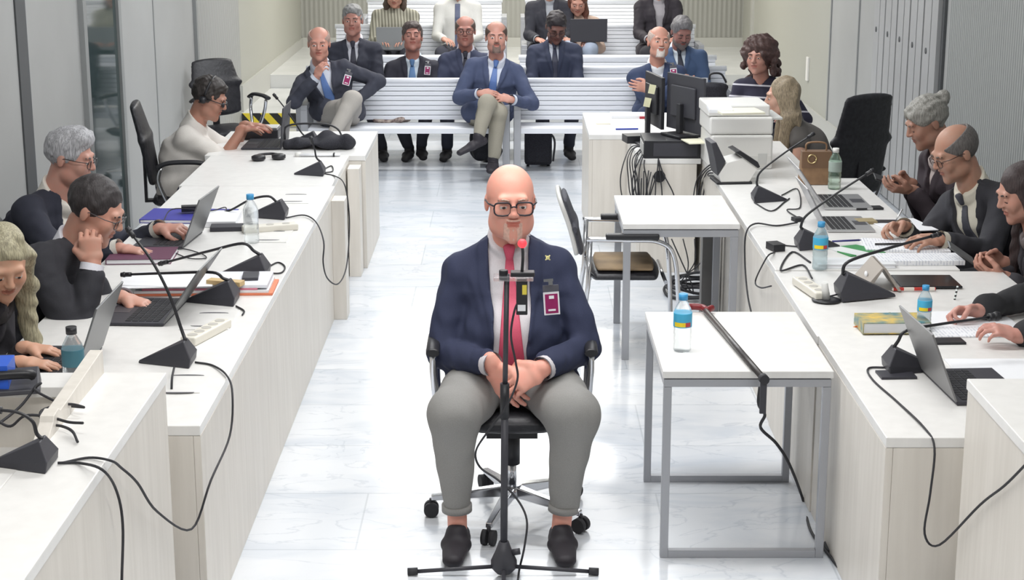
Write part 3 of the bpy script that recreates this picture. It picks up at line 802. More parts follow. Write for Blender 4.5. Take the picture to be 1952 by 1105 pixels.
    if top in ('jacket', 'open', 'robe'):
        v = Vol(torso(0) + arms(), hv); v.f[:] = .15
        for p_, k_ in torso(0): v.add(p_, k_)
        if top == 'robe':
            v.add(cone(P, P - V3(0, .05, .06), (.21, .17), (.24, .2), side), .05)
        w0, hb = vee      # half-width at the neck, height (0..1) where the fronts meet
        def vw(t):
            if top == 'open': return w0 + (hb - w0)*np.clip(1 - t, 0, 1)
            return w0*np.clip((t - hb)/(1.0 - hb), -1.2, 1.0)**1.0
        X, Y, Z = v.xyz(); ta, tf, tt = tq(X, Y, Z); cutd = np.maximum(np.abs(ta) - vw(tt), .02 - tf)
        band = (1/(1 + np.exp(-(tf - .03)/.004)))*(1/(1 + np.exp(-(tt - (hb if top != 'open' else .35) )/.02)))
        lw = .045*np.clip((tt - .3)*2.2, .25, 1)
        wgt = band*(1/(1 + np.exp((np.abs(ta) - vw(tt) - lw)/.003)))
        v.f -= (.009*wgt).astype(np.float32)
        v.f = np.maximum(v.f, -cutd.astype(np.float32))
        v.cut(cone(Nk - ax*.02, Nk + ax*.12 + V3(0, -.02, 0), .058*k, .075*k), .006)
        for p_, k_ in arms(): v.add(p_, .022)
        for i in range(2):
            if knees is None or top != 'robe':
                v.add(cone(hp_[i] + V3((-1, 1)[i]*.045, 0, .03), hp_[i] + (Kn[i] - hp_[i])*.30 + V3((-1, 1)[i]*.04, 0, .02), .085*k, .075*k), .03)
        v.wrinkle(.005, 30, seed); v.wrinkle(.0022, 75, seed + 3)
        soft('jacket' if top != 'robe' else 'robe', v, tm, r)
    shirt_prims = torso(.017 if top in ('jacket', 'open', 'robe') else 0)
    sp_ = list(shirt_prims)
    if top in ('jacket', 'open', 'robe'):
        if cuffs:
            for i in range(2):
                dd = unit(W[i] - E[i])
                MB().tube([Vector(W[i] - dd*q) for q in (.026, .020, .010, -.004)], .0405*k, 18, cap=False).tube([Vector(W[i] - dd*q) for q in (-.004, .006, .026)], .0365*k, 18, cap=False).build('shirt_cuff', cloth(shirtcol, .8), r)
        v = Vol(sp_, hv)
        if collar: add_collar(v)
        v.wrinkle(.0022, 45, seed + 50)
        if legs: v.region(lambda X, Y, Z: .05 - tq(X, Y, Z)[2]*TL)
        soft('shirt', v, cloth(shirtcol, .8), r)
        if tie:
            v = Vol(shirt_prims, .005); X, Y, Z = v.xyz(); ta, tf, tt = tq(X, Y, Z)
            wt = .014 + .036*np.clip(.93 - tt, 0, .8)/.8*1.15
            v.f -= .010; v.f = np.maximum(v.f, np.maximum(np.maximum(np.abs(ta) - wt, .03 - tf), np.maximum(tt - .97, .12 - tt)).astype(np.float32))
            kn_ = Nk + fw*.084*k - ax*.012
            v.add(cone(kn_ + ax*.012, kn_ - ax*.030, (.025, .014), (.015, .012), side), .004)
            soft('tie', v, cloth(tie, .55), r)
    else:                         # shirt, sweater, dress as the only top
        up = {'long': 1.0, 'short': .40, 'none': .08}[sleeves]
        v = Vol(sp_ + (arms(.95 if sleeves == 'long' else 1.12, up) if up > .1 else []), hv)
        if sleeves == 'short':
            for i in range(2): v.cut(cone(S[i] + (E[i] - S[i])*.86, S[i] + (E[i] - S[i])*1.2, .05*k, .06*k), .003)
        v.cut(cone(Nk - ax*.03, Nk + ax*.12, .056*k, .082*k), .006)
        if top == 'shirt': add_collar(v)
        if top == 'vneck': v.cut(cone(Nk + fw*.13 - ax*.14, Nk + fw*.10 + ax*.08, .006, .08), .006)
        v.wrinkle(.0035, 36, seed)
        soft({'shirt': 'shirt', 'sweater': 'sweater', 'vneck': 'blouse', 'dress': 'blouse'}[top], v, tm, r)
        if top == 'shirt' and tie:
            v = Vol(shirt_prims, .005); X, Y, Z = v.xyz(); ta, tf, tt = tq(X, Y, Z)
            v.f -= .010; v.f = np.maximum(v.f, np.maximum(np.maximum(np.abs(ta) - .028, .03 - tf), np.maximum(tt - .95, .10 - tt)).astype(np.float32))
            soft('tie', v, cloth(tie, .55), r)
    if legs:
        tp = [(ell(P, V3(.168*bl*k, .135*bl*k, .115*k)), .04)]
        for i in range(2):
            tp += [(cone(hp_[i], Kn[i], .092*lk, .070*lk), .03), (cone(Kn[i], An[i] + unit(Kn[i] - An[i])*(.10 if bare_ankle else .04), .066*lk, (.047 + hemflare)*k), .03)]
        v = Vol(tp, hv); v.wrinkle(.0035, 38, seed + 9)
        for i in range(2): v.cut(cone(An[i] + unit(Kn[i] - An[i])*(.075 if bare_ankle else .02), An[i] + unit(An[i] - Kn[i])*.2, .034*k + hemflare, .06), .002)
        soft('trousers', v, cloth(trousers), r)
        if bare_ankle:
            for i in range(2):
                c_ = An[i] + unit(Kn[i] - An[i])*.095; c2 = An[i] + unit(Kn[i] - An[i])*.068
                MB().tube([Vector(c_), Vector(c2)], .050*k, 20).build('trouser_cuff', cloth(trousers), r)
        if not hide_shoes:
            for i in range(2):
                t_ = unit(toes[i]); b = An[i] - V3(0, 0, .045); sd = unit(np.cross(t_, V3(0, 0, 1)))
                sp2 = [(cone(b - t_*.045, b + t_*.06, (.038*k, .034*k), (.044*k, .032*k), sd), .015), (cone(b + t_*.06, b + t_*.165*k - V3(0, 0, .008), (.046*k, .030*k), (.034*k, .022*k), sd), .02)]
                if not bare_ankle: sp2.append((cone(An[i] - V3(0, 0, .03), An[i] + V3(0, 0, .01), .040*k, .042*k), .012))
                v = Vol(sp2, .005)
                if bare_ankle: v.add(cone(An[i] - V3(0, 0, .045), An[i] - V3(0, 0, .01) + t_*.035, .040*k, .036*k), .015); v.cut(cone(An[i] + V3(0, 0, .012), An[i] + V3(0, 0, .06), .031*k, .05*k), .004)
                soft('shoe', v, cloth(shoe, .6), r)
    r['_'] = 0; del r['_']
    return dict(root=r, Hd=Hd, P=P, ax=ax, fw=fw, side=side, Nk=Nk, TL=TL, W=W, E=E, S=S, Kn=Kn, An=An, inv=Mi.inverted())
MAIN = person('bald man in navy jacket, pink tie and black glasses seated before the microphone stand', (0.0, 6.46, 0), 0.0,
    U(973, 386, Y=6.42), (6, 2, 0), hs=1.19, k=1.16, sw=.192, fat=.12, ndz=.05, shrug=-.022, lk=1.45, ph=.57, belly=1.25, chest=1.12, h=.0048, skin=(228, 166, 148), hair=None, brows=(200, 165, 150),
    beard='goatee', beardcol=(226, 184, 168), glasses='thick', gcol=(45, 40, 48),
    wr=[U(938, 694, Y=6.10), U(1034, 702, Y=6.08)], hint=[(-.80, .62, -.5), (.80, .62, -.5)],
    hands=[dict(d=(.50, -.12, -.86), n=(.3, .9, .1), curl=.30, spread=.03), dict(d=(-.78, -.26, -.36), n=(.1, .9, -.5), curl=.75, spread=.02, thumb=.6)], hand_sc=1.06,
    knees=[U(866, 790, Y=6.0), U(1092, 790, Y=6.0)], ankles=[U(872, 1004, .088), U(1070, 1004, .088)], toes=[(-.06, -1, -.02), (.06, -1, -.02)],
    top='open', topcol=(38, 45, 80), vee=(.082, .058), shirtcol=(205, 200, 205), tie=(222, 62, 96), trousers=(142, 140, 138), shoe=(38, 34, 42), bare_ankle=True, mouth='open')
R90 = PI/2
# ---- left row, facing the aisle
M2 = person('young man with short dark hair resting his cheek on his fist, left desk', (-2.26, 6.85, 0), R90 - .17,
    U(181, 402, Y=6.92), (6, 27, 0), hs=1.16, k=1.20, sw=.20, belly=1.1, h=.005, skin=(196, 150, 132), hair='crop', haircol=(52, 47, 48), glasses='thin', gcol=(70, 66, 70), brows=(45, 38, 38),
    wr=[U(176, 505, Y=6.76), U(232, 566, .785)], hint=[(-.3, -.2, -1), (.6, .3, -.6)],
    hands=[dict(d=(.12, .10, 1), n=(.9, .25, 0), curl=1.25, spread=.03, thumb=.7), dict(d=(0, -1, -.25), n=(0, -.1, -1), curl=.32)],
    topcol=(46, 46, 54), shirtcol=(222, 222, 232), tie=(190, 192, 205), trousers=(40, 40, 48), vee=(.05, .45))
M3 = person('grey-haired man with glasses in a dark navy jacket reading at the left desk', (-2.50, 8.2, 0), R90 - .25,
    U(133, 302, Y=8.22), (10, 13, 0), hs=1.15, k=1.20, sw=.20, h=.0055, skin=(196, 150, 135), hair='quiff', haircol=(178, 178, 182), glasses='thin', gcol=(45, 35, 35), brows=(130, 120, 115),
    wr=[U(228, 474, .785), U(305, 436, .80)], hint=[(-.4, .4, -.8), (.5, .3, -.8)],
    hands=[dict(d=(.1, -1, -.08), n=(0, -.2, -1), curl=.35), dict(d=(0, -1, .1), n=(.2, 0, -1), curl=.9)],
    topcol=(46, 48, 66), shirtcol=(228, 222, 210), trousers=(40, 42, 52), vee=(.06, .3))
W1 = person('woman with long ash-blonde hair cut off by the left edge of frame', (-2.36, 6.12, 0), R90,
    U(4, 500, Y=6.15), (-58, 28, 0), hs=1.12, k=1.0, sw=.165, h=.006, skin=(205, 160, 135), hair='long', haircol=(165, 158, 132), brows=None,
    wr=[U(42, 690, .785), U(50, 662, .785)], hands=[dict(d=(0, -1, -.1)), dict(d=(0, -1, -.1))],
    topcol=(44, 42, 50), shirtcol=(60, 56, 60), trousers=(40, 40, 48), cuffs=False, vee=(.03, .5))
M4 = person('man in white short-sleeved shirt with headphones and dark glasses at the far left desk', (-2.20, 11.0, 0), R90,
    U(398, 188, Y=11.02), (-5, 22, 0), hs=1.12, k=1.12, h=.006, skin=(172, 128, 110), hair='short', haircol=(52, 46, 44), brows=(40, 34, 32), belly=1.12, al=.84,
    wr=[U(462, 246, Y=11.00), U(468, 238, Y=11.25)], hint=[(-.3, .6, -1), (.3, .6, -1)],
    hands=[dict(d=(0, -1, .05), curl=.3), dict(d=(-.1, -1, 0), curl=.3)],
    top='shirt', sleeves='short', topcol=(214, 208, 200), trousers=(44, 48, 78))
# headphones and dark glasses worn by him
hd = M4['Hd']; g = MB()
g.tube([Vector(hd(.092*math.cos(a), .01, .03 + .105*math.sin(a))) for a in [PI*q/12 for q in range(13)]], .008, 8)
for s_ in (-1, 1): g.ball(tuple(hd(s_*.088, .012, 0)), .026)
g.build('headphones', blackp, M4['root'])
g = MB()
for s_ in (-1, 1): g.ball(tuple(hd(s_*.032, -.098, .004)), .022, 12, 0, (1, .5, .8))
g.tube([Vector(hd(-.08, .0, .012)), Vector(hd(-.06, -.09, .012)), Vector(hd(0, -.108, .012)), Vector(hd(.06, -.09, .012)), Vector(hd(.08, 0, .012))], .003)
g.build('dark_glasses', blackp, M4['root'])
# ---- front bench
B6 = person('bald man on the front bench in dark blazer lifting his spectacles, legs crossed', (-1.50, 14.40, 0), 0,
    U(608, 84, Y=14.34), (4, 4, 0), hs=1.16, k=1.10, h=.006, ph=.50, skin=(196, 146, 130), hair='fringe', haircol=(170, 145, 135), brows=(150, 120, 110),
    wr=[U(603, 147, Y=14.08), U(676, 196, Y=14.20)], hint=[(-.9, -.1, -1), (1, .15, .1)],
    hands=[dict(d=(.45, -.1, .85), n=(.6, .5, 0), curl=.9), dict(d=(-.6, -.1, -.6), n=(-.6, .5, 0), curl=.6)],
    knees=[U(660, 203, Y=13.98), U(672, 190, Y=13.93)], ankles=[U(640, 316, Y=13.9), U(632, 262, Y=13.72)], toes=[(-.1, -1, -.05), (-.7, -.7, -.4)],
    topcol=(56, 58, 74), shirtcol=(205, 212, 228), tie=(78, 118, 190), trousers=(170, 164, 156), vee=(.10, -.1), top='jacket')
B7 = person('bearded man in blue blazer and khaki trousers sitting cross-legged on the front bench', (-.20, 14.40, 0), 0,
    U(946, 72, Y=14.36), (2, -2, 0), hs=1.14, k=1.10, h=.006, skin=(188, 140, 125), hair='fringe', haircol=(84, 66, 58), brows=(80, 62, 55), beard='goatee', beardcol=(120, 100, 92),
    wr=[U(915, 178, Y=14.02), U(975, 190, Y=14.02)], hint=[(-.7, .3, -.6), (.7, .3, -.6)],
    hands=[dict(d=(.95, -.2, .0), n=(.1, .5, -.7), curl=.5), dict(d=(-.95, -.2, .2), n=(-.1, .5, -.7), curl=.6)],
    knees=[U(950, 215, Y=13.98), U(928, 198, Y=13.90)], ankles=[U(940, 305, Y=13.95), U(912, 262, Y=13.80)], toes=[(-.1, -1, -.05), (-.85, -.4, -.35)],
    topcol=(64, 76, 112), shirtcol=(205, 212, 228), tie=(76, 112, 188), trousers=(152, 145, 128), shoe=(40, 36, 44), vee=(.07, .05))
B8 = person('bald man with white goatee in a blue suit, arms folded, front bench', (1.27, 14.40, 0), 0,
    U(1256, 82, Y=14.36), (8, -8, 4), hs=1.15, k=1.10, h=.006, skin=(200, 150, 132), hair='fringe', haircol=(195, 175, 165), brows=(120, 95, 85), beard='goatee', beardcol=(215, 205, 198),
    wr=[U(1292, 162, Y=14.10), U(1238, 168, Y=14.06)], hint=[(-1, .1, -.8), (1, .1, -.8)],
    hands=[dict(d=(.95, .1, .2), n=(0, 1, 0), curl=.4), dict(d=(-.95, -.05, .15), n=(0, 1, 0), curl=.4)],
    topcol=(46, 62, 100), shirtcol=(216, 220, 226), trousers=(44, 58, 92), vee=(.06, .3))
# ---- second row
Y2 = 15.33
def row2(label, u, v, x=None, **kw):
    h_ = U(u, v, Y=Y2 - .02)
    rx = h_.x if x is None else x
    return person(label, (rx, Y2, 0), 0, h_, kw.pop('hr', (0, 0, 0)), hs=1.13, k=1.08, h=.0065, wr=[Vector((rx - .12, Y2 - .36, .62)), Vector((rx + .12, Y2 - .36, .62))],
                  hands=[dict(d=(.7, -.6, -.1), curl=.4), dict(d=(-.7, -.6, -.1), curl=.4)], hint=[(-.4, .6, -.6), (.4, .6, -.6)], **kw)
row2('grey-haired man in navy suit and dark tie, second row behind the bald man', 672, 40, x=-1.42, skin=(178, 132, 120), hair='short', haircol=(135, 135, 135), brows=(90, 80, 75),
     topcol=(48, 50, 66), shirtcol=(208, 210, 222), tie=(44, 44, 62), trousers=(42, 44, 56), vee=(.06, .15), ankles=[U(690, 285, Y=15.0), U(729, 283, Y=15.0)])
row2('man with tilted face and sky-blue tie in dark jacket, second row', 786, 72, hr=(5, -14, 0), skin=(170, 122, 110), hair='short', haircol=(78, 68, 66), brows=(60, 50, 48), eyes='closed',
     topcol=(48, 48, 60), shirtcol=(196, 212, 225), tie=(76, 122, 178), trousers=(40, 42, 54), vee=(.06, -.1), ankles=[U(780, 283, Y=15.0), U(803, 280, Y=14.98)])
row2('man with receding hair and glasses in a navy suit behind the bearded man', 887, 60, x=-.42, skin=(168, 120, 108), hair='fringe', haircol=(92, 78, 72), glasses='thin', brows=(70, 60, 58),
     topcol=(54, 62, 92), shirtcol=(170, 172, 188), tie=(40, 40, 56), trousers=(44, 48, 66), vee=(.04, .5), ankles=[U(852, 283, Y=15.0), U(925, 283, Y=15.0)])
R12 = row2('dark-haired man with glasses in navy suit looking down, second row', 1060, 52, hr=(8, 30, 0), skin=(118, 84, 76), hair='short', haircol=(44, 38, 42), glasses='thin', brows=(35, 28, 30), eyes='closed',
     topcol=(44, 52, 80), shirtcol=(196, 202, 216), tie=(46, 50, 76), trousers=(42, 46, 62), vee=(.05, .1), ankles=[U(1040, 283, Y=15.0), U(1084, 280, Y=15.0)])
row2('grey-haired man in bright blue suit looking down, second row on the right', 1299, 62, hr=(10, 24, 0), x=1.56, skin=(150, 108, 100), hair='short', haircol=(120, 118, 120), beard='full', beardcol=(110, 100, 98), brows=(80, 72, 70), eyes='closed',
     topcol=(58, 84, 128), shirtcol=(206, 216, 226), tie=(36, 40, 58), trousers=(50, 64, 96), vee=(.06, .3))
# ---- platform row
Y4 = 17.98
def row4(label, u, v, **kw):
    h_ = U(u, v, Y=Y4 - .02)
    wr_ = kw.pop('wr', [Vector((h_.x - .13, Y4 - .38, .82)), Vector((h_.x + .13, Y4 - .38, .82))])
    return person(label, (h_.x, Y4, .15), 0, h_, kw.pop('hr', (0, 10, 0)), hs=1.12, k=1.08, h=.007, wr=wr_, hint=[(-.4, .6, -.6), (.4, .6, -.6)],
                  hands=[dict(d=(.5, -.8, -.1), curl=.4), dict(d=(-.5, -.8, -.1), curl=.4)], **kw)
knit = stripes('knit_wool', srgb(168, 166, 152), srgb(120, 118, 106), (1, .15, 0), 30, .5, .9)
row4('person in a ribbed grey knit sweater with long hair, laptop on lap, platform row', 752, -12, hr=(0, 22, 0), top='sweater', topmat=knit, hair='bob', haircol=(80, 66, 58), skin=(190, 145, 128), trousers=(48, 50, 60))
row4('person in pale checked shirt with blue tie, platform row', 872, -30, top='shirt', topcol=(206, 206, 202), tie=(76, 86, 122), skin=(190, 145, 128), trousers=(60, 62, 75))
row4('person in dark navy jacket beside the red-haired woman, platform row', 1048, -32, topcol=(46, 48, 60), shirtcol=(150, 155, 165), vee=(.05, .2), skin=(190, 145, 128), trousers=(80, 92, 120))
W17 = row4('woman with long red-brown hair and beige cardigan using a laptop, platform row', 1101, 3, hr=(0, 26, 0), top='sweater', topcol=(190, 160, 142), hair='long', haircol=(112, 72, 60), skin=(190, 145, 130), trousers=(150, 165, 190), brows=None,
     knees=[U(1085, 92, Y=17.5), U(1125, 92, Y=17.5)])
row4('person in open black jacket and grey shirt, platform row on the right', 1257, -34, topcol=(48, 44, 52), shirtcol=(158, 155, 162), vee=(.07, .1), skin=(190, 140, 125), trousers=(46, 46, 54))
# ---- right side
blouse_m = stripes('striped_knit', srgb(42, 40, 58), srgb(200, 198, 205), (0, .12, 1), 11, .86, .85)
W19 = person('woman with big dark curly hair in a striped navy top, far right desk', (1.98, 13.05, 0), -.45,
    U(1447, 108, Y=12.92), (-4, 4, 0), hs=1.10, k=1.0, sw=.175, h=.006, skin=(180, 135, 120), hair='curly', haircol=(74, 52, 48), brows=(60, 45, 42),
    wr=[U(1395, 232, Y=12.72), U(1492, 226, Y=12.75)], top='vneck', topmat=blouse_m, trousers=(44, 44, 56))
W20 = person('woman with long straight blonde hair in sleeveless grey top, in profile', (2.16, 11.62, 0), -R90,
    U(1492, 186, Y=11.5), (0, 6, 0), hs=1.10, k=.98, sw=.165, h=.0055, skin=(205, 165, 145), hair='long', haircol=(158, 142, 118), brows=(130, 105, 85),
    wr=[U(1452, 262, Y=11.72), U(1478, 292, Y=11.38)], hint=[(-.2, .5, -.9), (.3, .5, -.9)], hands=[dict(d=(0, -1, .2), curl=.5), dict(d=(0, -1, 0), curl=.4)],
    top='dress', sleeves='none', topcol=(98, 92, 88), trousers=(60, 58, 62))
G21 = person('grey-haired woman with hair tied up in dark robe, looking at a phone', (2.60, 9.28, 0), -R90 + .25,
    U(1768, 234, Y=9.2), (-9, 24, 0), hs=1.14, k=1.14, sw=.18, h=.0055, skin=(170, 130, 112), hair='bun', haircol=(148, 146, 140), brows=(120, 105, 95), eyes='closed',
    wr=[U(1735, 350, Y=9.22), U(1738, 362, Y=9.05)], hint=[(-.3, .5, -.9), (.3, .5, -.9)], hands=[dict(d=(.15, -1, .1), n=(.9, 0, .1), curl=.6), dict(d=(-.1, -1, .1), n=(-.5, 0, .8), curl=.6)],
    topcol=(58, 46, 54), shirtcol=(195, 180, 175), vee=(.05, .5), cuffs=False, trousers=(44, 40, 48))
M22 = person('balding man with glasses in dark suit and grey tie, writing at the right desk', (2.58, 8.42, 0), -R90 + .45,
    U(1822, 292, Y=8.42), (-14, 24, 0), hs=1.16, k=1.18, sw=.20, h=.0055, skin=(182, 142, 122), hair='fringe', haircol=(108, 104, 102), glasses='thin', gcol=(70, 50, 45), brows=(90, 78, 70), eyes='closed',
    wr=[U(1722, 432, .80), U(1792, 458, .79)], hint=[(-.4, .4, -.9), (.4, .4, -.9)], hands=[dict(d=(.1, -1, .12), n=(.6, 0, -.8), curl=1.0, thumb=.8), dict(d=(-.1, -1, .1), n=(-.3, 0, -1), curl=.6)],
    topcol=(50, 50, 58), shirtcol=(218, 212, 192), tie=(72, 74, 86), vee=(.105, .0), trousers=(42, 42, 50))
D23 = person('dark-haired woman in dark jacket typing on a phone, right edge of frame', (2.66, 7.62, 0), -R90,
    U(1948, 368, Y=7.62), (8, 20, 0), hs=1.10, k=1.12, sw=.175, h=.0055, skin=(190, 145, 128), hair='long', haircol=(62, 50, 50), brows=(50, 40, 38), eyes='closed',
    wr=[U(1912, 500, Y=7.72), U(1916, 528, Y=7.52)], hint=[(-.3, .5, -.9), (.3, .5, -.9)], hands=[dict(d=(.1, -1, .15), n=(.8, 0, -.2), curl=.75), dict(d=(-.1, -1, .25), n=(-.5, 0, .8), curl=.7)],
    topcol=(60, 58, 64), shirtcol=(120, 110, 110), vee=(.04, .4), cuffs=False, trousers=(42, 42, 50))
P24 = person('person in black sleeves writing on paper at the right edge, only forearms showing', (2.75, 6.85, 0), -R90,
    (2.46, 6.85, 1.18), (0, 20, 0), hs=1.1, k=1.15, hand_sc=.9, h=.0055, skin=(198, 150, 138), hair='bob', haircol=(60, 50, 48),
    wr=[U(1862, 592, .79), U(1938, 640, .79)], hint=[(-.3, .5, -.9), (.3, .5, -.9)], hands=[dict(d=(.15, -1, .05), n=(.6, 0, -.8), curl=1.0, thumb=.8), dict(d=(.1, -1, .35), n=(-.3, .1, -1), curl=.7)],
    topcol=(40, 40, 44), shirtcol=(90, 85, 85), cuffs=False, trousers=(42, 42, 50))
# ================================================================ chairs
def office_chair(label, loc, rz, back_h=1.12, seat_z=.46, arm=True, base_rot=36, spoke=.29, arm_chrome=True, arm_x=.27, arm_z=.70, tall=True):
    r = thing('office_chair', label, 'chair', loc, rz)
    m = MB()
    for k in range(5):
        a = math.radians(base_rot + 72*k); d = Vector((math.cos(a), math.sin(a), 0)); p = d*spoke; q = Vector((-d.y, d.x, 0))
        s_ = MB(); s_.hexa([d*.04 - q*.022 + Vector((0,0,.085)), p - q*.014 + Vector((0,0,.068)), p + q*.014 + Vector((0,0,.068)), d*.04 + q*.022 + Vector((0,0,.085))],
                           [d*.03 - q*.020 + Vector((0,0,.130)), p - q*.012 + Vector((0,0,.090)), p + q*.012 + Vector((0,0,.090)), d*.03 + q*.020 + Vector((0,0,.130))], 0)
        s_.build('spoke', chrome, r, .004)
        c_ = MB()
        for e in (-1, 1): c_.cyl(p + q*e*.006 + Vector((0,0,.031)), p + q*e*.026 + Vector((0,0,.031)), .030, 18)
        c_.cyl(p + Vector((0,0,.05)), p + Vector((0,0,.075)), .008, 8)
        c_.build('caster', rubber, r)
    MB().cyl((0,0,.085), (0,0,.135), .045, 20, 0, .04).build('hub', chrome, r)
    MB().cyl((0,0,.13), (0,0,.24), .018, 16).build('gas_lift', chrome, r)
    MB().cyl((0,0,.22), (0,0,.38), .032, 16).box((-.10,-.12,.365), (.10,.10,.395)).build('column_cover', blackp, r)
    v = Vol([(cone((0,-.16,seat_z-.035), (0,.16,seat_z-.035), (.23,.036), (.22,.036), (1,0,0)), .02), (cone((-.12,-.0,seat_z-.035), (.12,0,seat_z-.035), (.20,.034), (.20,.034), (0,1,0)), .03)], .012)
    soft('seat', v, leather, r)
    zc = seat_z + .10
    v = Vol([(cone((0,.20,zc), (0,.245,(zc+back_h)/2), (.21,.035), (.225,.04), (1,0,0)), .02), (cone((0,.245,(zc+back_h)/2), (0,.30,back_h-.06), (.225,.04), (.19,.03), (1,0,0)), .02)], .012)
    soft('backrest', v, leather, r)
    MB().box((-.03,.14,seat_z-.06), (.03,.26,seat_z-.04)).box((-.03,.25,seat_z-.06), (.03,.268,seat_z+.3)).build('back_bracket', blackp, r, .004)
    if arm:
        for e in (-1, 1):
            MB().tube(catmull([(e*arm_x,.16,arm_z-.03),(e*arm_x,.08,arm_z),(e*arm_x,-.08,arm_z+.002),(e*arm_x,-.16,arm_z-.012)], 5), .026, 10, flat=.6).build('arm_pad', blackp, r)
            MB().tube(catmull([(e*arm_x,.13,arm_z-.03),(e*arm_x,.15,(arm_z+seat_z)/2),(e*(arm_x-.02),.10,seat_z-.02),(e*.18,.06,seat_z-.06)], 5), .014, 8).tube(catmull([(e*arm_x,-.12,arm_z-.03),(e*(arm_x),-.09,(arm_z+seat_z)/2),(e*(arm_x-.02),-.02,seat_z-.02),(e*.18,0,seat_z-.06)], 5), .014, 8).build('arm_bracket', chrome, r)
    return r
office_chair('black swivel chair with chrome base under the seated man in navy jacket', (-.0, 6.36, 0), 0, back_h=.86, seat_z=.475, arm_x=.305, arm_z=.735, spoke=.325, base_rot=38)
office_chair('tall black office chair behind the man in white shirt, left row', (-2.16, 10.95, 0), R90 + .12, back_h=1.10)
office_chair('black office chair under the grey-haired man at the left desk', (-2.38, 8.2, 0), R90, back_h=1.0)
office_chair('black office chair under the young man at the left desk', (-2.34, 6.85, 0), R90, back_h=.92)
office_chair('black office chair under the ash-blonde woman, left edge of frame', (-2.36, 6.12, 0), R90, back_h=.95)
office_chair('black office chair against the ribbed left wall behind the headphones man', (-2.34, 13.9, 0), .65, back_h=1.03)
office_chair('tall black empty office chair on the right beside the brown handbag', (2.06, 10.62, 0), -R90 - 1.05, back_h=1.22)
office_chair('black office chair under the woman with tied-up grey hair', (2.60, 9.28, 0), -R90, back_h=.95, arm=False)
office_chair('black office chair under the balding man in dark suit, right desk', (2.60, 8.42, 0), -R90, back_h=.98, arm=False)
office_chair('black office chair under the dark-haired woman at the right edge', (2.60, 7.62, 0), -R90, back_h=.9, arm=False)
office_chair('black office chair under the person writing at the right edge of frame', (2.60, 6.85, 0), -R90, back_h=.9, arm=False)
office_chair('black office chair under the long-haired blonde woman', (2.20, 11.62, 0), -R90, back_h=.80, arm=False)
office_chair('black office chair under the curly-haired woman in stripes', (2.0, 13.08, 0), -.45, back_h=.80, arm=False)
# visitor armchair behind the square table, facing right
r = thing('visitor_armchair', 'padded armchair with mesh back and worn tan seat tucked under the square table', 'chair', (.61, 8.84, 0), R90)
seat_m = noisy('worn_seat_cover', srgb(150, 128, 98), srgb(112, 96, 78), 5, .8)
v = Vol([(cone((0,-.14,.44), (0,.16,.44), (.235,.04), (.23,.04), (1,0,0)), .02)], .01)
soft('seat_base', v, leather, r)
v = Vol([(cone((0,-.13,.478), (0,.15,.478), (.215,.02), (.21,.02), (1,0,0)), .02)], .01)
soft('seat_cover', v, seat_m, r)
v = Vol([(cone((0,.245,.56), (0,.28,.70), (.20,.02), (.22,.022), (1,0,0)), .02), (cone((0,.28,.70), (0,.33,.84), (.22,.022), (.19,.018), (1,0,0)), .02)], .009)
soft('backrest', v, mesh_gr, r)
MB().tube(catmull([(-.20,.27,.56),(-.225,.305,.70),(-.19,.355,.84),(0,.365,.865),(.19,.355,.84),(.225,.305,.70),(.20,.27,.56)], 6), .012, 8).build('back_frame', greyp, r)
for e in (-1, 1):
    MB().box((e*.26-.024, -.16, .655), (e*.26+.024, .12, .685)).build('armrest', blackp, r, .008)
    MB().tube(catmull([(e*.26,.22,.655),(e*.26,.0,.65),(e*.26,-.16,.64),(e*.26,-.24,.56),(e*.26,-.27,.3),(e*.26,-.28,.015)], 7), .013, 10).build('front_leg', chrome, r)
    MB().tube([(e*.25,.20,.66),(e*.25,.21,.4),(e*.25,.26,.015)], .013, 10).build('rear_leg', chrome, r)
MB().tube([(-.25,.20,.44),(.25,.20,.44)], .011, 8).tube([(-.25,-.2,.42),(.25,-.2,.42)], .011, 8).build('seat_rail', chrome, r)
# chrome foot rails of a second frame seen on the floor under the square table
for (a, b) in (((1120, 632), (1235, 632)), ((1120, 672), (1235, 672))): pass
# ================================================================ microphones
def mic(label, u, v, z, nose, neck, s=1.0, cable=None, ball=.011, red=False, rz=0.0):
    """wedge-shaped conference microphone; nose = +1 right, -1 left; neck = (u, v, Y) pixels of the gooseneck"""
    p = U(u, v, z); r = thing('conference_microphone', label, 'microphone', p, rz)
    n = nose; b = MB()
    vs = [(n*.125*s, 0, 0), (-n*.055*s, -.065*s, 0), (-n*.055*s, .065*s, 0), (n*.12*s, 0, .010*s), (-n*.060*s, -.060*s, .030*s), (-n*.060*s, .060*s, .030*s), (-n*.035*s, -.030*s, .080*s), (-n*.035*s, .030*s, .080*s)]
    fs = [(0,2,1),(0,1,4,3),(0,3,5,2),(1,2,5,4),(3,4,6),(3,7,5),(3,6,7),(4,5,7,6)]
    if n < 0: fs = [tuple(reversed(f)) for f in fs]
    b.add(vs, fs); b.build('microphone_base', darkp, r, .004)
    inv = r.matrix_world.inverted() if False else Matrix.Translation(p).inverted()
    pts = [Vector((-n*.035*s, 0, .076*s))] + [inv @ U(a, c, Y=p.y + dy) for a, c, dy in neck]
    cp = catmull(pts, 6)
    MB().tube(cp, .0062*s, 8, r2=.0042*s).build('gooseneck', blackp, r)
    e = cp[-1]; d = (cp[-1] - cp[-3]).normalized()
    MB().tube([e - d*.012, e, e + d*.022, e + d*.034], ball*.9, 10).ball(tuple(e + d*.02), ball*1.1).build('microphone_head', blackp, r)
    if cable:
        MB().tube(catmull([inv @ Vector(q) for q in cable], 6), .0038, 6).build('microphone_cable', rubber, r)
    return r
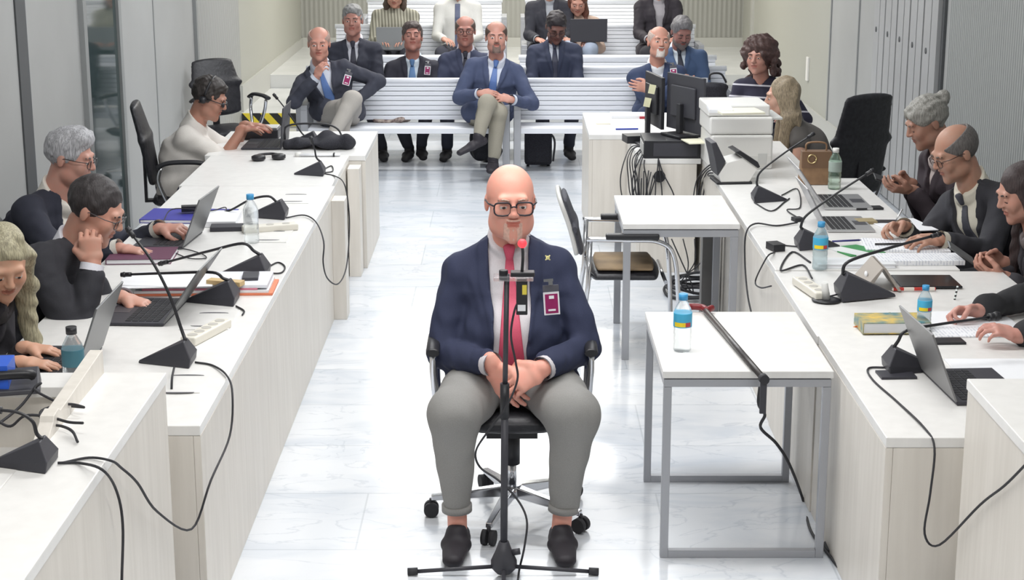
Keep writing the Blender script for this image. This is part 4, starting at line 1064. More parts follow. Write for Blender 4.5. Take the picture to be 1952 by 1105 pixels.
mic('tall gooseneck microphone on the near end of the left desk, cable hanging over the edge', 335, 692, .745, -1, [(345, 625, .02), (322, 560, .03), (290, 498, .05), (252, 447, .08)], 1.15,
    [U(372, 690, .75), U(405, 696, .75), U(432, 715, .755), U(443, 750, x=-.985), U(438, 830, x=-.985), U(402, 915, x=-.99), (-1.04, 5.1, .45), U(300, 975, x=-1.05), U(262, 920, x=-1.05), U(232, 892, x=-1.06), U(212, 878, z=1.008), U(170, 872, z=1.006), U(118, 882, z=1.006)])
mic('low gooseneck microphone beside the young man, neck pointing left over papers', 420, 576, .745, -1, [(425, 530, 0), (405, 519, .0), (330, 520, .05), (245, 523, .08)], 1.25,
    [U(450, 583, .75), U(465, 592, .75), U(462, 600, .75)])
mic('gooseneck microphone with curved neck ending over the purple notebook', 480, 527, .745, -1, [(484, 478, 0), (462, 464, .0), (400, 478, .05), (315, 500, .1)], 1.3,
    [U(505, 520, .75), U(535, 520, .75), U(543, 508, .75), U(530, 500, .75), U(512, 508, .75)])
mic('gooseneck microphone behind the water bottle on the left desk', 522, 414, .745, -1, [(528, 385, 0), (512, 374, .0), (478, 380, .0), (440, 400, .0), (415, 405, .05)], 1.2,
    [U(545, 415, .75), U(580, 410, .755), U(603, 424, .755), U(617, 460, x=-.93), U(616, 500, x=-.93), U(624, 530, x=-.93), U(644, 541, x=-.92), U(660, 510, x=-.92), U(666, 440, x=-.92), U(664, 390, x=-.92), U(656, 350, x=-.93), U(640, 336, .755), U(615, 330, .75)])
mic('small gooseneck microphone standing upright on the middle left desk', 600, 333, .745, -1, [(603, 300, 0), (600, 286, .0), (595, 270, .0)], 1.05,
    [U(618, 329, .75), U(634, 326, .75), U(632, 316, .75), U(618, 322, .75)])
mic('gooseneck microphone behind the black bag on the far left desk', 588, 272, .745, -1, [(580, 258, 0), (560, 230, .0), (540, 202, .0), (527, 186, .0)], 1.0)
mic('big wedge microphone on the raised bench at the lower left', 60, 888, 1.0, -1, [(70, 826, 0), (62, 803, .0), (35, 786, .0), (-5, 781, .0)], .98,
    [U(110, 882, 1.006), U(150, 882, 1.006), U(195, 895, x=-1.055), U(222, 935, x=-1.055), U(234, 1000, x=-1.055), U(232, 1110, x=-1.055)])
mic('foam-tipped gooseneck microphone on the nearest right desk beside the grey laptop', 1722, 706, .745, 1, [(1712, 650, 0), (1728, 630, .0), (1790, 618, .05), (1890, 604, .1)], 1.15,
    [U(1690, 700, .75), U(1655, 702, .75), U(1665, 725, .75), U(1710, 765, .75), U(1762, 815, .752), (1.36, 5.12, .72), (1.345, 5.08, .58), (1.33, 5.06, .45), (1.375, 5.04, .42), U(1868, 962, x=1.395), U(1915, 925, x=1.395), U(1960, 880, x=1.395)], ball=.017)
mic('gooseneck microphone by the white power strip on the right, long neck slanting right', 1632, 566, .745, 1, [(1607, 520, 0), (1618, 498, .0), (1690, 474, .05), (1780, 449, .1)], 1.4, [U(1600, 560, .75), U(1580, 565, .75)])
mic('gooseneck microphone behind the water bottle on the right desk, neck rising right', 1545, 472, .745, 1, [(1527, 430, 0), (1540, 408, .0), (1600, 365, .0), (1655, 330, .0)], 1.2, [U(1522, 470, .75), U(1500, 468, .75), U(1484, 466, .75), U(1476, 480, .75), U(1462, 490, .76), U(1440, 535, x=1.19), U(1450, 548, x=1.18), U(1470, 545, x=1.17)])
mic('gooseneck microphone on the far right desk in front of the scanner', 1456, 383, .745, 1, [(1443, 345, 0), (1452, 325, .0), (1500, 288, .0), (1543, 260, .0)], 1.1, [U(1438, 386, .75), U(1470, 402, .75), U(1495, 385, .75), U(1505, 378, .75)])
# ================================================================ microphone stand in front of the seated man
r = thing('microphone_stand', 'black floor stand with clear shelf holding a red-lit gooseneck microphone', 'microphone stand', (-.03, 5.76, 0))
MB().cyl((0,0,.10), (.004,0,.66), .0135, 14).cyl((.004,0,.66), (.012,0,1.143), .0095, 14).build('pole', darkp, r)
MB().cyl((.003,0,.61), (.004,0,.74), .017, 14).build('pole_clutch', blackp, r)
v = MB().lathe([(.030,.012),(.048,.03),(.048,.06),(.030,.10),(.018,.135)], 8); v.cyl((.03,0,.09), (.06,0,.095), .012, 10); v.build('stand_hub', darkp, r)
for (x, y) in ((-.335, .0), (.33, .0), (.0, -.33)):
    MB().cyl((x*.1, y*.1, .035), (x, y, .014), .008, 8).build('leg', darkp, r)
    MB().cyl((x*.95, y*.95, .016), (x*1.06, y*1.06, .014), .014, 10).build('rubber_foot', rubber, r)
clear_m = mat('clear_acrylic', (.86,.86,.9), .05, 0, Transmission_Weight=.8, IOR=1.3, Alpha=.6)
MB().box((-.035,-.03,1.123), (.105,.03,1.138)).build('shelf', clear_m, r, .002)
MB().cyl((.0,0,1.123), (.0,0,1.158), .016, 12).box((.025,-.022,1.136), (.11,.022,1.153)).box((.045,-.02,0.998), (.085,.02,1.123)).build('microphone_box', blackp, r, .003)
MB().box((.066,-.0215,1.073), (.082,-.0205,1.108)).build('yellow_sticker', mat('sticker_yellow', (.75,.62,.08), .5), r)
MB().box((.050,-.0215,1.013), (.078,-.0205,1.036)).build('white_sticker', papermat, r)
MB().tube(catmull([(.065,0,1.148),(.068,0,1.193),(.068,-.005,1.223),(.066,-.012,1.243)], 5), .0055, 8).build('gooseneck', blackp, r)
redm = mat('red_lit_ring', (.9,.05,.06), .4); redm.node_tree.nodes['Principled BSDF'].inputs['Emission Color'].default_value = (1, .05, .07, 1); redm.node_tree.nodes['Principled BSDF'].inputs['Emission Strength'].default_value = .8
MB().ball((.066,-.014,1.256), .0165).build('red_microphone_tip', redm, r)
S0 = Vector((-.03, 5.76, 0))
MB().tube(catmull([p - S0 for p in [U(990, 570, Y=5.75), U(980, 595, Y=5.73), U(974, 640, Y=5.72), U(983, 690, Y=5.70), U(986, 725, Y=5.70), U(965, 775, Y=5.72), U(930, 822, Y=5.76), U(907, 860, Y=5.80), U(915, 890, Y=5.84), U(950, 915, Y=5.80), U(985, 950, Y=5.76), U(1004, 990, Y=5.72), U(1000, 1040, Y=5.70), U(990, 1085, .01), U(986, 1115, .006)]], 6), .0042, 6).build('cable', rubber, r)
# ================================================================ laptops
def laptop(label, hinge, rz, tilt=105, wd=.34, dp=.23, lid=None, base=None, thick=.012):
    """hinge = middle of the hinge line; the user sits towards local -Y"""
    r = thing('laptop', label, 'laptop', hinge, rz)
    MB().box((-wd/2, -dp, 0), (wd/2, 0, thick)).build('laptop_base', base or lap_dark, r, .003)
    k = MB()
    for i in range(5):
        for j in range(13):
            x = -wd*.44 + j*wd*.88/13; y = -dp*.10 - i*dp*.105
            k.box((x, y-dp*.085, thick), (x+wd*.058, y, thick+.002))
    k.build('keyboard', keys_m, r)
    MB().box((-.05, -dp*.95, thick), (.05, -dp*.68, thick+.001)).build('touchpad', mat('touchpad', (.06,.06,.07), .4), r)
    a = math.radians(tilt - 90)
    M_ = Matrix.Translation((0, 0, thick)) @ Matrix.Rotation(-a, 4, 'X')
    l = MB().box((-wd/2, -.003, 0), (wd/2, .004, dp), 0, M_).build('laptop_lid', lid or lap_grey, r, .002)
    MB().box((-wd*.47, -.0045, dp*.05), (wd*.47, -.0032, dp*.95), 0, M_).build('screen', screen_m, l)
    return r
laptop('open dark laptop in front of the ash-blonde woman, lower left', (-1.57, 5.98, .747), -R90, 110, .42, .27)
laptop('open dark laptop the young man is typing on, left desk', (-1.39, 6.72, .747), -R90 - .05, 125, .42, .27)
laptop('open dark laptop beside the grey-haired man on the left desk', (-1.58, 8.12, .747), -R90 - .08, 112, .38, .25)
laptop('black laptop with a tall lid in front of the man with headphones', (-1.52, 11.12, .747), -R90, 95, .40, .26, lap_dark)
laptop('grey laptop seen from behind on the nearest right desk', (1.51, 5.68, .747), R90 + .06, 112, .40, .26, mat('lid_mid_grey', (.20,.20,.205), .4, .2))
laptop('silver laptop with open lid on the right desk behind the gooseneck microphone', (1.69, 9.10, .747), R90, 125, .40, .26, mat('lid_pale_grey', (.42,.42,.44), .35, .4), silver)
laptop('second silver laptop beside the water bottle on the right desk', (1.60, 8.50, .747), R90, 118, .36, .24, mat('lid_pale_grey2', (.36,.36,.38), .35, .4), silver)
laptop('grey laptop on the lap of the person in the knit sweater', U(755, 97, Y=17.50), PI, 100, .40, .24, mat('lid_soft_grey', (.22,.23,.24), .5))
laptop('dark laptop on the lap of the red-haired woman', U(1122, 80, Y=17.45), PI, 100, .38, .23, lap_dark)
# ================================================================ bottles
def bottle(label, p, s=1.0, cap=None, lab=None, tint=water, full=True, group=None):
    r = thing('water_bottle', label, 'bottle', p)
    H = .20*s; R_ = .033*s
    prof = [(R_*.85,0),(R_,.006*s),(R_,.03*s),(R_*.95,.034*s),(R_,.038*s),(R_,.055*s),(R_*.95,.059*s),(R_,.063*s),(R_,.08*s),(R_*.96,.084*s),(R_,.088*s),(R_,.145*s),(R_*.85,.16*s),(R_*.5,.182*s),(R_*.38,.188*s),(R_*.38,.196*s)]
    MB().lathe(prof, 20).build('bottle_body', tint, r)
    MB().cyl((0,0,.190*s), (0,0,.212*s), R_*.50, 16).build('cap', cap or bluecap, r)
    if lab:
        MB().lathe([(R_*1.02,.092*s),(R_*1.03,.094*s),(R_*1.03,.142*s),(R_*1.02,.144*s)], 20, mat=0).build('bottle_label', lab[0], r)
        if len(lab) > 1:
            b = MB()
            for k in range(6):
                a0 = math.radians(-150 + 18*k); a1 = math.radians(-150 + 18*(k+1)); rr = R_*1.05
                b.add([(rr*math.cos(a0), rr*math.sin(a0), .096*s), (rr*math.cos(a1), rr*math.sin(a1), .096*s), (rr*math.cos(a1), rr*math.sin(a1), .112*s), (rr*math.cos(a0), rr*math.sin(a0), .112*s)], [(0,1,2,3)], 0 if k < 4 else 1)
            b.build('label_band', [lab[1], mat('label_red', (.55,.06,.06), .5)], r)
    return r
lblue = mat('label_light_blue', srgb(70, 175, 215), .5); lyel = mat('label_yellow', srgb(245, 215, 40), .5); ldark = mat('label_teal', srgb(60, 110, 125), .5)
bottle('clear water bottle with blue cap and blue-yellow label on the side table', U(1300, 668, .74), 1.06, None, (lblue, lyel))
bottle('water bottle with blue cap on the right desk beside the spiral notebook', U(1562, 512, .745), 1.04, None, (lblue, lyel), mat('hazy_bottle', (.62,.74,.76), .1, 0, Transmission_Weight=.6, IOR=1.2, Alpha=.7))
bottle('short water bottle with blue cap next to the colourful books', U(1760, 628, .745), .86, None, (lblue, lyel), mat('hazy_bottle2', (.60,.68,.70), .1, 0, Transmission_Weight=.6, IOR=1.2, Alpha=.7))
bottle('clear water bottle with blue cap on the left desk', U(480, 462, .745), 1.14)
bottle('bottle with dark cap and teal label behind the raised bench, lower left', (-1.53, 5.62, .745), 1.15, blackp, (ldark,))
bottle('green-tinted bottle with white cap beside the brown handbag', U(1590, 360, .745), 1.12, whitep, (mat('label_grey_green', (.35,.42,.38), .5),), mat('green_bottle', (.55,.75,.60), .08, 0, Transmission_Weight=.8, IOR=1.2, Alpha=.6))
# ================================================================ papers, books and desk things
def slab(name, label, cat, u, v, z, w_, d_, h_, m, rz=0.0, bev=.001, grp=None):
    p = U(u, v, z); o = MB().box((-w_/2, -d_/2, 0), (w_/2, d_/2, h_)).build(name, m, bevel=bev)
    o.location = p; o.rotation_euler = (0, 0, rz); return tag(o, label, cat, grp)
def book(label, u, v, z, w_, d_, h_, cover, rz=0.0, name='notebook', cat='book'):
    p = U(u, v, z); r = thing(name, label, cat, p, rz)
    MB().box((-w_/2+.004, -d_/2+.004, .003), (w_/2-.004, d_/2-.004, h_-.003)).build('pages', papermat, r)
    MB().box((-w_/2, -d_/2, 0), (w_/2, d_/2, .003)).box((-w_/2, -d_/2, h_-.003), (w_/2, d_/2, h_)).box((-w_/2, -d_/2, .003), (-w_/2+.003, d_/2, h_-.003)).build('cover', cover, r)
    return r
print_m = textlines('printed_page'); Zt = .7455
book('purple-covered notebook with cream page edges on the left desk', 272, 492, Zt, .30, .26, .025, mat('purple_cover', srgb(98, 52, 78), .6), .05)
slab('paper_sheet', 'printed sheet lying on the pile between the left laptops', 'paper', 320, 535, Zt + .045, .40, .26, .004, papermat, .1)
r = thing('document_stack', 'stack of white documents with pink and orange edges, left desk', 'papers', U(395, 550, Zt), .03)
for q, (h0, h1, c_, w_) in enumerate(((0, .010, srgb(225, 130, 95), .60), (.010, .022, srgb(228, 228, 230), .58), (.022, .030, srgb(205, 120, 140), .50), (.030, .044, srgb(228, 230, 238), .60))):
    MB().box((-w_/2 - q*.006, -.13 + q*.004, h0 + .0003), (w_/2 - q*.008, .13 + q*.003, h1)).build('document', mat('document_%d' % q, c_, .6), r, .001)
slab('calculator', 'small dark calculator on the document stack', 'calculator', 478, 528, Zt + .046, .07, .12, .012, darkp, .1)
slab('ruler_case', 'tan pencil case leaning on the documents by the second microphone', 'case', 430, 542, Zt + .046, .16, .05, .02, mat('tan_case', srgb(205, 178, 130), .6), -.3)
book('blue folder with papers under the cables on the left desk', 362, 415, Zt, .46, .30, .02, mat('blue_folder', srgb(62, 62, 160), .5), -.05, 'folder', 'folder')
slab('paper_stack', 'white stack of paper beside the blue folder', 'paper', 415, 422, Zt, .22, .30, .03, papermat, .05)
slab('desk_phone_charger', 'small black charger lying on the blue folder', 'charger', 366, 402, Zt + .03, .11, .05, .03, blackp, .2)
slab('control_unit', 'flat dark control unit left of the water bottle', 'device', 447, 437, Zt, .24, .10, .022, lap_dark, .1)
def power_strip(label, u, v, z, ln, n, rz):
    r = thing('power_strip', label, 'power strip', U(u, v, z), rz)
    MB().box((-ln/2, -.033, 0), (ln/2, .033, .034)).build('strip_body', mat('ivory_plastic', (.76,.73,.65), .45), r, .006)
    for k in range(n):
        MB().cyl((-ln/2 + (k+.7)*ln/(n+.4), 0, .034), (-ln/2 + (k+.7)*ln/(n+.4), 0, .0355), .020, 16).build('outlet', mat('outlet_shade', (.50,.48,.44), .5), r)
    return r
power_strip('white multi-socket power strip lying aslant by the nearest left microphone', 394, 640, Zt, .30, 5, 1.25)
power_strip('pale adapter strip right behind the water bottle, left desk', 515, 440, Zt, .28, 3, .35)
power_strip('white power strip with plug at the aisle edge of the right desk', 1545, 556, Zt, .30, 4, 1.75)
r = thing('cable_grommet', 'round black cable grommet with a grey plug beside the right power strip', 'grommet', U(1575, 572, Zt))
MB().lathe([(.062,0),(.062,.004),(.035,.006)], 24).build('grommet_ring', blackp, r)
MB().cyl((0,0,.004), (-.01,0,.075), .018, 12, 0, .014).build('plug', greyp, r)
slab('adapter_brick', 'black power adapter at the edge of the right desk', 'adapter', 1478, 476, Zt, .06, .09, .035, blackp, .3)
slab('cable_ring', 'small coil of black cable on the right desk', 'cable', 1520, 421, Zt, .05, .05, .02, rubber, .3)
# things on the right desks, front to back
book('pile of colourful children books on the right desk, pencils sticking out', 1700, 626, Zt, .27, .16, .045, noisy('comic_cover', srgb(225, 190, 90), srgb(80, 130, 140), 14, .5, detail=6), .03, 'colourful_book')
for q, (u, v, rz_, c) in enumerate(((1662, 622, .3, srgb(210, 120, 60)), (1668, 612, -.2, srgb(120, 90, 60)), (1672, 603, .5, srgb(200, 170, 90)))):
    o = MB().cyl((-.07, 0, .005), (.07, 0, .005), .0045, 8).cyl((-.085, 0, .005), (-.07, 0, .005), .0008, 8, 0, .0045).build('pencil', mat('pencil_paint_%d' % q, c, .5)); o.location = U(u, v, Zt); o.rotation_euler = (0, 0, rz_)
    tag(o, ['orange pencil sticking out nearest from under the colourful books', 'brown pencil by the colourful books', 'yellow pencil furthest behind the colourful books'][q], 'pencil')
slab('writing_paper', 'white sheet under the writing hand at the right edge', 'paper', 1850, 612, Zt, .34, .30, .004, papermat, .05)
slab('writing_paper', 'printed pages nearest the writing person, right edge of frame', 'paper', 1862, 634, Zt, .36, .14, .006, print_m, .03)
slab('smartphone', 'dark phone lying on the seam of the right desks', 'phone', 1800, 652, Zt, .15, .075, .009, blackp, .05)
slab('smartphone', 'dark phone under the nearest right microphone', 'phone', 1708, 716, Zt, .13, .09, .009, lap_dark, .05)
slab('letter_sheet', 'white pages beside the grey laptop on the nearest right desk', 'paper', 1915, 705, Zt, .38, .26, .006, papermat, .0)
r = thing('tablet_stand', 'grey folded tablet cover propped like a tent on the right desk', 'tablet', U(1690, 545, Zt), 0)
MB().hexa([(-.13,-.10,0),(-.10,-.10,0),(-.10,.14,0),(-.13,.14,0)], [(-.045,-.10,.105),(-.035,-.10,.105),(-.035,.14,.105),(-.045,.14,.105)]).build('cover_flap', mat('taupe_cover', srgb(168, 160, 152), .6), r, .002)
MB().hexa([(.03,-.10,0),(.045,-.10,0),(.045,.14,0),(.03,.14,0)], [(-.042,-.10,.105),(-.03,-.10,.105),(-.03,.14,.105),(-.042,.14,.105)]).build('cover_flap', mat('taupe_cover2', srgb(168, 160, 152), .6), r, .002)
MB().ball((-.093,0,.055), .022, 10, 0, (.3, 1, .6)).build('cover_emblem', papermat, r)
o = slab('tablet', 'black tablet lying beside the folded grey cover', 'tablet', 1765, 538, Zt, .27, .22, .009, screen_m, .0, .003)
o = slab('highlighter', 'red and white marker pen in front of the tablet', 'pen', 1742, 553, Zt, .19, .014, .012, stripes('marker_stripe', srgb(200, 60, 50), srgb(235, 225, 215), (1, 0, 0), 11, .5), .03)
slab('open_notebook', 'thick open ring binder with printed pages on the right desk', 'notebook', 1745, 498, Zt, .42, .17, .022, print_m, .02)
slab('open_notebook', 'open printed papers under the balding man hands', 'notebook', 1725, 470, Zt, .40, .26, .012, print_m, -.1)
slab('writing_pad', 'white writing pad under the pen of the balding man', 'paper', 1720, 430, Zt, .26, .30, .005, papermat, .2)
book('spiral notebook right of the water bottle on the right desk', 1628, 505, Zt, .36, .14, .02, mat('white_cover', (.8,.82,.84), .5), .02)
slab('folder', 'green and white folder behind the spiral notebook', 'folder', 1632, 478, Zt, .20, .20, .006, stripes('green_white', srgb(60, 140, 80), srgb(225, 228, 228), (1, .3, 0), 5.2, .5), .4)
for q, (u, v, rz_, c, t_) in enumerate(((1612, 461, .2, srgb(50, 50, 120), 'dark blue pens lying on the green folder'), (1695, 467, .05, (.02,.02,.02), 'black pen lying on the open papers'))):
    o = MB().cyl((-.07, 0, .006), (.07, 0, .006), .005, 8).cyl((.07, 0, .006), (.082, 0, .006), .005, 8, 0, .001).build('pen', mat('pen_ink_%d' % q, c, .4)); o.location = U(u, v, Zt + .012); o.rotation_euler = (0, 0, rz_); tag(o, t_, 'pen')
slab('smartphone', 'black phone by the tan wallet near the balding man', 'phone', 1688, 424, Zt, .13, .07, .009, blackp, .0)
slab('wallet', 'tan wallet on the right desk beside a black phone', 'wallet', 1650, 424, Zt, .10, .09, .015, mat('tan_leather', srgb(160, 145, 110), .6), .1)
slab('smartphone', 'black phone with cable by the far silver laptop', 'phone', 1655, 398, Zt, .15, .07, .012, blackp, .1)
# held things
def held(label, name, cat, p, dims, m, rot):
    o = MB().box((-dims[0]/2, -dims[1]/2, -dims[2]/2), (dims[0]/2, dims[1]/2, dims[2]/2)).build(name, m, bevel=.003); o.location = p; o.rotation_euler = rot; return tag(o, label, cat)
held('phone held by the woman with tied-up grey hair', 'smartphone', 'phone', U(1690, 344, Y=9.14), (.15, .075, .010), blackp, (.3, .35, .1))
held('phone held by the dark-haired woman at the right edge', 'smartphone', 'phone', U(1832, 482, Y=7.62), (.15, .075, .010), lap_grey, (.3, .6, .1))
o = MB().cyl((0,0,0), (.02,.0,.13), .0045, 8).cyl((0,0,-.012), (0,0,0), .001, 8, 0, .0045).build('pen', stripes('speckled_pen', (.03,.03,.03), (.75,.8,.78), (0, 0, 1), 60, .5)); o.location = U(1813, 601, Y=6.97); tag(o, 'speckled pen in the writing hand at the right edge', 'pen')
o = MB().cyl((0,0,0), (.05,.0,.10), .0045, 8).cyl((-.006,0,-.012), (0,0,0), .001, 8, 0, .0045).build('pen', silver); o.location = U(1700, 434, Y=8.60); tag(o, 'silver pen held by the balding man', 'pen')
# handbag
r = thing('handbag', 'brown structured handbag with gold clasp on the far right desk', 'bag', U(1553, 350, Zt), .0)
bag_m = noisy('brown_leather', srgb(150, 118, 88), srgb(132, 102, 76), 20, .5)
MB().hexa([(-.095,-.05,0),(.095,-.05,0),(.095,.05,0),(-.095,.05,0)], [(-.085,-.03,.19),(.085,-.03,.19),(.085,.03,.19),(-.085,.03,.19)]).build('bag_body', bag_m, r, .008)
MB().hexa([(-.088,-.042,.10),(.088,-.042,.10),(.086,-.034,.10),(-.086,-.034,.10)], [(-.087,-.036,.195),(.087,-.036,.195),(.085,.034,.197),(-.085,.034,.197)]).build('flap', mat('bag_flap', srgb(120, 92, 70), .5), r, .002)
MB().tube([(.025*math.cos(a)-.03, -.050, .155+.025*math.sin(a)) for a in [2*PI*k/14 for k in range(15)]], .004, 6).build('clasp_ring', mat('gold_metal', (.75,.58,.30), .25, 1), r)
MB().tube(catmull([(-.06,0,.19),(-.05,0,.24),(.05,0,.24),(.06,0,.19)], 6), .006, 6).build('handle', bag_m, r)
# ================================================================ printer, scanner, computer
r = thing('laser_printer', 'big white laser printer with papers on top, right of the computer', 'printer', (1.40, 10.38, .745), .04)
MB().box((-.19,-.20,0), (.19,.24,.21)).build('printer_body', whitep, r, .012)
MB().box((-.20,-.19,.213), (.19,.24,.32)).build('upper_body', whitep, r, .012)
MB().box((-.21,-.17,.323), (.17,.22,.39)).build('scanner_lid', whitep, r, .008)
MB().box((-.18,-.205,.02), (.18,-.20,.085)).build('paper_drawer', mat('drawer_white', (.72,.71,.68), .5), r, .003)
MB().box((.10,-.206,.03), (.155,-.201,.10)).build('grey_panel', greyp, r, .002)
MB().box((.19,-.17,.30), (.25,.18,.315)).build('output_tray', greyp, r, .003)
slab('paper_stack', 'loose yellowish papers lying on the printer', 'paper', 1408, 214, 1.137, .26, .22, .012, mat('cream_paper', (.78,.76,.62), .7), .15)
slab('paper_stack', 'white papers at the left of the printer top', 'paper', 1372, 210, 1.137, .14, .24, .02, papermat, -.05)
r = thing('document_scanner', 'white and dark sheet-fed scanner standing in front of the printer', 'scanner', U(1395, 346, Zt), .1)
sc_m = Matrix(((1,0,0,0),(0,0,-1,.10),(0,1,0,0),(0,0,0,1)))
MB().prism([(-.085,.012),(.085,.012),(.13,.09),(.04,.155),(-.055,.13),(-.10,.06)], 0, .19, 0, sc_m).build('scanner_body', whitep, r, .006)
MB().prism([(.04,.157),(.132,.092),(.145,.10),(.13,.13),(.02,.20),(-.01,.19)], -.005, .195, 0, sc_m).build('front_cover', blackp, r, .005)
MB().prism([(-.105,.05),(-.06,.135),(-.12,.25),(-.15,.245),(-.125,.15)], .0, .19, 0, sc_m).build('paper_feeder', darkp, r, .004)
MB().box((-.11,-.095,0), (.10,.105,.014)).build('scanner_foot', blackp, r, .003)
r = thing('desktop_computer', 'black desktop computer lying flat under the monitors', 'computer', (1.03, 10.74, .745), .0)
MB().box((-.19,-.16,0), (.17,.18,.115)).build('computer_case', blackp, r, .004)
MB().box((-.13,-.162,.015), (.15,-.16,.100)).build('front_grille', darkp, r)
for k in range(5): MB().box((-.195,-.12+k*.05,.02), (-.19,-.09+k*.05,.09)).build('port_panel', greyp, r)
def monitor(label, p, rz, w_, h_, base_z, back):
    r = thing('monitor', label, 'monitor', p, rz)
    MB().box((-w_/2, -.012, base_z), (w_/2, .012, base_z + h_)).build('panel', back, r, .004)
    MB().box((-w_/2+.01, -.0135, base_z+.01), (w_/2-.01, -.0122, base_z + h_-.01)).build('screen', screen_m, r)
    MB().box((-w_/3, .012, base_z+h_*.25), (w_/3, .03, base_z + h_*.8)).build('rear_housing', back, r, .006)
    MB().box((-.022, .03, .02), (.022, .06, base_z+h_*.5)).build('stand_neck', blackp, r, .004)
    MB().box((-.11, -.05, 0), (.11, .12, .016)).build('stand_base', blackp, r, .004)
    return r
monitor('black monitor turned away, thin lit edge, on the computer by the printer', (1.12, 10.78, .862), 2.05, .42, .36, .03, darkp)
monitor('second black monitor seen almost edge-on left of the first', (.95, 11.15, .745), 1.75, .42, .34, .13, blackp)
for q, (u, v, t_) in enumerate(((1243, 170, 'upper pale yellow note stuck to the edge-on monitor'), (1234, 195, 'lower pale yellow note stuck to the edge-on monitor'))):
    o = MB().box((-.022,-.001,-.03), (.022,.001,.03)).build('sticky_note', mat('note_yellow%d' % q, (.80,.78,.52), .7)); o.location = U(u, v, Y=10.95); o.rotation_euler = (0, .2, .1); tag(o, t_, 'note')
slab('stapler_base', 'black desk telephone behind the cables on the clerk desk', 'telephone', 1215, 270, Zt, .18, .14, .05, blackp, .2)
slab('document_folder', 'white binder with red corner at the back of the clerk desk', 'folder', 1205, 222, Zt, .32, .20, .02, [papermat], .0)
slab('card', 'small beige card lying on the clerk desk', 'card', 1150, 236, Zt, .10, .06, .003, mat('beige_card', srgb(205, 195, 170), .6), .1)
slab('red_pen_case', 'red pencil case in front of the white binder', 'case', 1232, 226, Zt, .10, .03, .015, mat('red_case', srgb(170, 40, 55), .5), .0)
slab('blue_pen', 'blue pens lying at the front of the clerk desk', 'pen', 1195, 247, Zt, .16, .02, .01, mat('pen_blue', srgb(50, 70, 165), .4), .1)
slab('paper_stack', 'loose yellowish papers on the desk beside the monitor foot', 'paper', 1338, 270, Zt + .117, .22, .18, .008, mat('cream_paper2', (.74,.72,.56), .7), .2)
r = thing('backpack', 'black backpack standing between the monitor and the printer', 'bag', U(1358, 250, .745), 0)
v = Vol([(cone((0,0,.10), (0,.02,.30), (.11,.07), (.09,.05), (1,0,0)), .03)], .009); v.wrinkle(.006, 40, 5); soft('bag_body', v, fabric_bk, r)
MB().tube(catmull([(-.03,.02,.36),(-.02,.02,.40),(.05,.02,.40),(.09,.02,.34)], 5), .008, 6).build('strap', blackp, r)
# ================================================================ far left desk
r = thing('soft_bag', 'flat black bag with handle lying on the far left desk', 'bag', U(605, 283, Zt), 0)
v = Vol([(cone((-.18,.02,.03), (.20,.02,.04), (.10,.03), (.10,.045), (0,1,0)), .03), (cone((.05,.04,.05), (.18,.04,.05), (.09,.04), (.08,.04), (0,1,0)), .03)], .009); v.wrinkle(.012, 32, 3); soft('bag_body', v, fabric_bk, r)
MB().tube(catmull([(-.22,.06,.05),(-.20,.08,.14),(.02,.1,.15),(.12,.1,.12),(.16,.08,.06)], 6), .007, 6).build('handle', blackp, r)
r = thing('braille_reader', 'black cased reading device under the hands of the man with headphones', 'device', U(498, 262, Zt), 0)
MB().box((-.13,-.10,0), (.13,.10,.07)).build('device_body', darkp, r, .01)
MB().box((-.05,-.08,.071), (.12,.08,.080)).build('key_row', greyp, r, .003)
r = thing('headset', 'black headset lying on the middle left desk near the black laptop', 'headset', U(512, 303, Zt), .3)
MB().tube(catmull([(-.07,-.02,.02),(-.05,.06,.02),(.03,.08,.02),(.08,.02,.02)], 6), .009, 8).build('headband', blackp, r)
MB().lathe([(.03,0),(.045,.01),(.045,.028),(.028,.036)], 18, (.06,-.03,0)).lathe([(.03,0),(.045,.01),(.045,.028),(.028,.036)], 18, (-.07,-.04,0)).build('ear_cup', blackp, r)
r = thing('folded_cane', 'white folded mobility cane lying on the seam of the far left desks', 'cane', U(610, 298, Zt), .02)
for k in range(3): MB().cyl((-.13,-.012+k*.012,.010), (.13,-.012+k*.012,.010), .0065, 8).build('cane_section', papermat, r)
MB().cyl((-.16,0,.012), (-.12,0,.012), .016, 12).build('cane_tip', whitep, r)
MB().box((.085,-.022,0), (.095,.022,.022)).build('elastic_band', blackp, r)
# ================================================================ lower left bench things
slab('blue_bin', 'bright blue box at the left edge on the raised bench', 'box', -14, 742, 1.0, .12, .12, .09, mat('bright_blue', srgb(30, 90, 205), .4), .1)
r = thing('desk_telephone', 'dark keypad telephone among cables at the lower left edge', 'telephone', U(20, 742, 1.0), .25)
MB().hexa([(-.09,-.07,0),(.09,-.07,0),(.09,.07,0),(-.09,.07,0)], [(-.085,-.065,.015),(.085,-.065,.015),(.085,.065,.05),(-.085,.065,.05)]).build('phone_body', darkp, r, .004)
MB().tube(catmull([(-.07,-.04,.05),(-.05,-.05,.06),(.05,-.05,.06),(.07,-.04,.05)], 4), .015, 8).build('handset', blackp, r)
def cord(label, pts, rad=.0042, group=None, m=None):
    o = MB().tube(catmull(pts, 6), rad, 6).build('cable', m or rubber); return tag(o, label, 'cable', group)
cord('looping black cable beside the carved divider, lower left', [U(-8, 812, Y=4.6), U(38, 775, Y=4.7), U(66, 740, Y=4.75), U(78, 730, Y=4.75), U(66, 742, Y=4.73), U(100, 762, Y=4.7), U(125, 772, Y=4.65), U(160, 776, Y=4.6), U(128, 770, Y=4.6), U(80, 782, Y=4.55), U(84, 806, Y=4.5), U(118, 812, Y=4.45), U(138, 822, Y=4.40), U(148, 842, Y=4.35)])
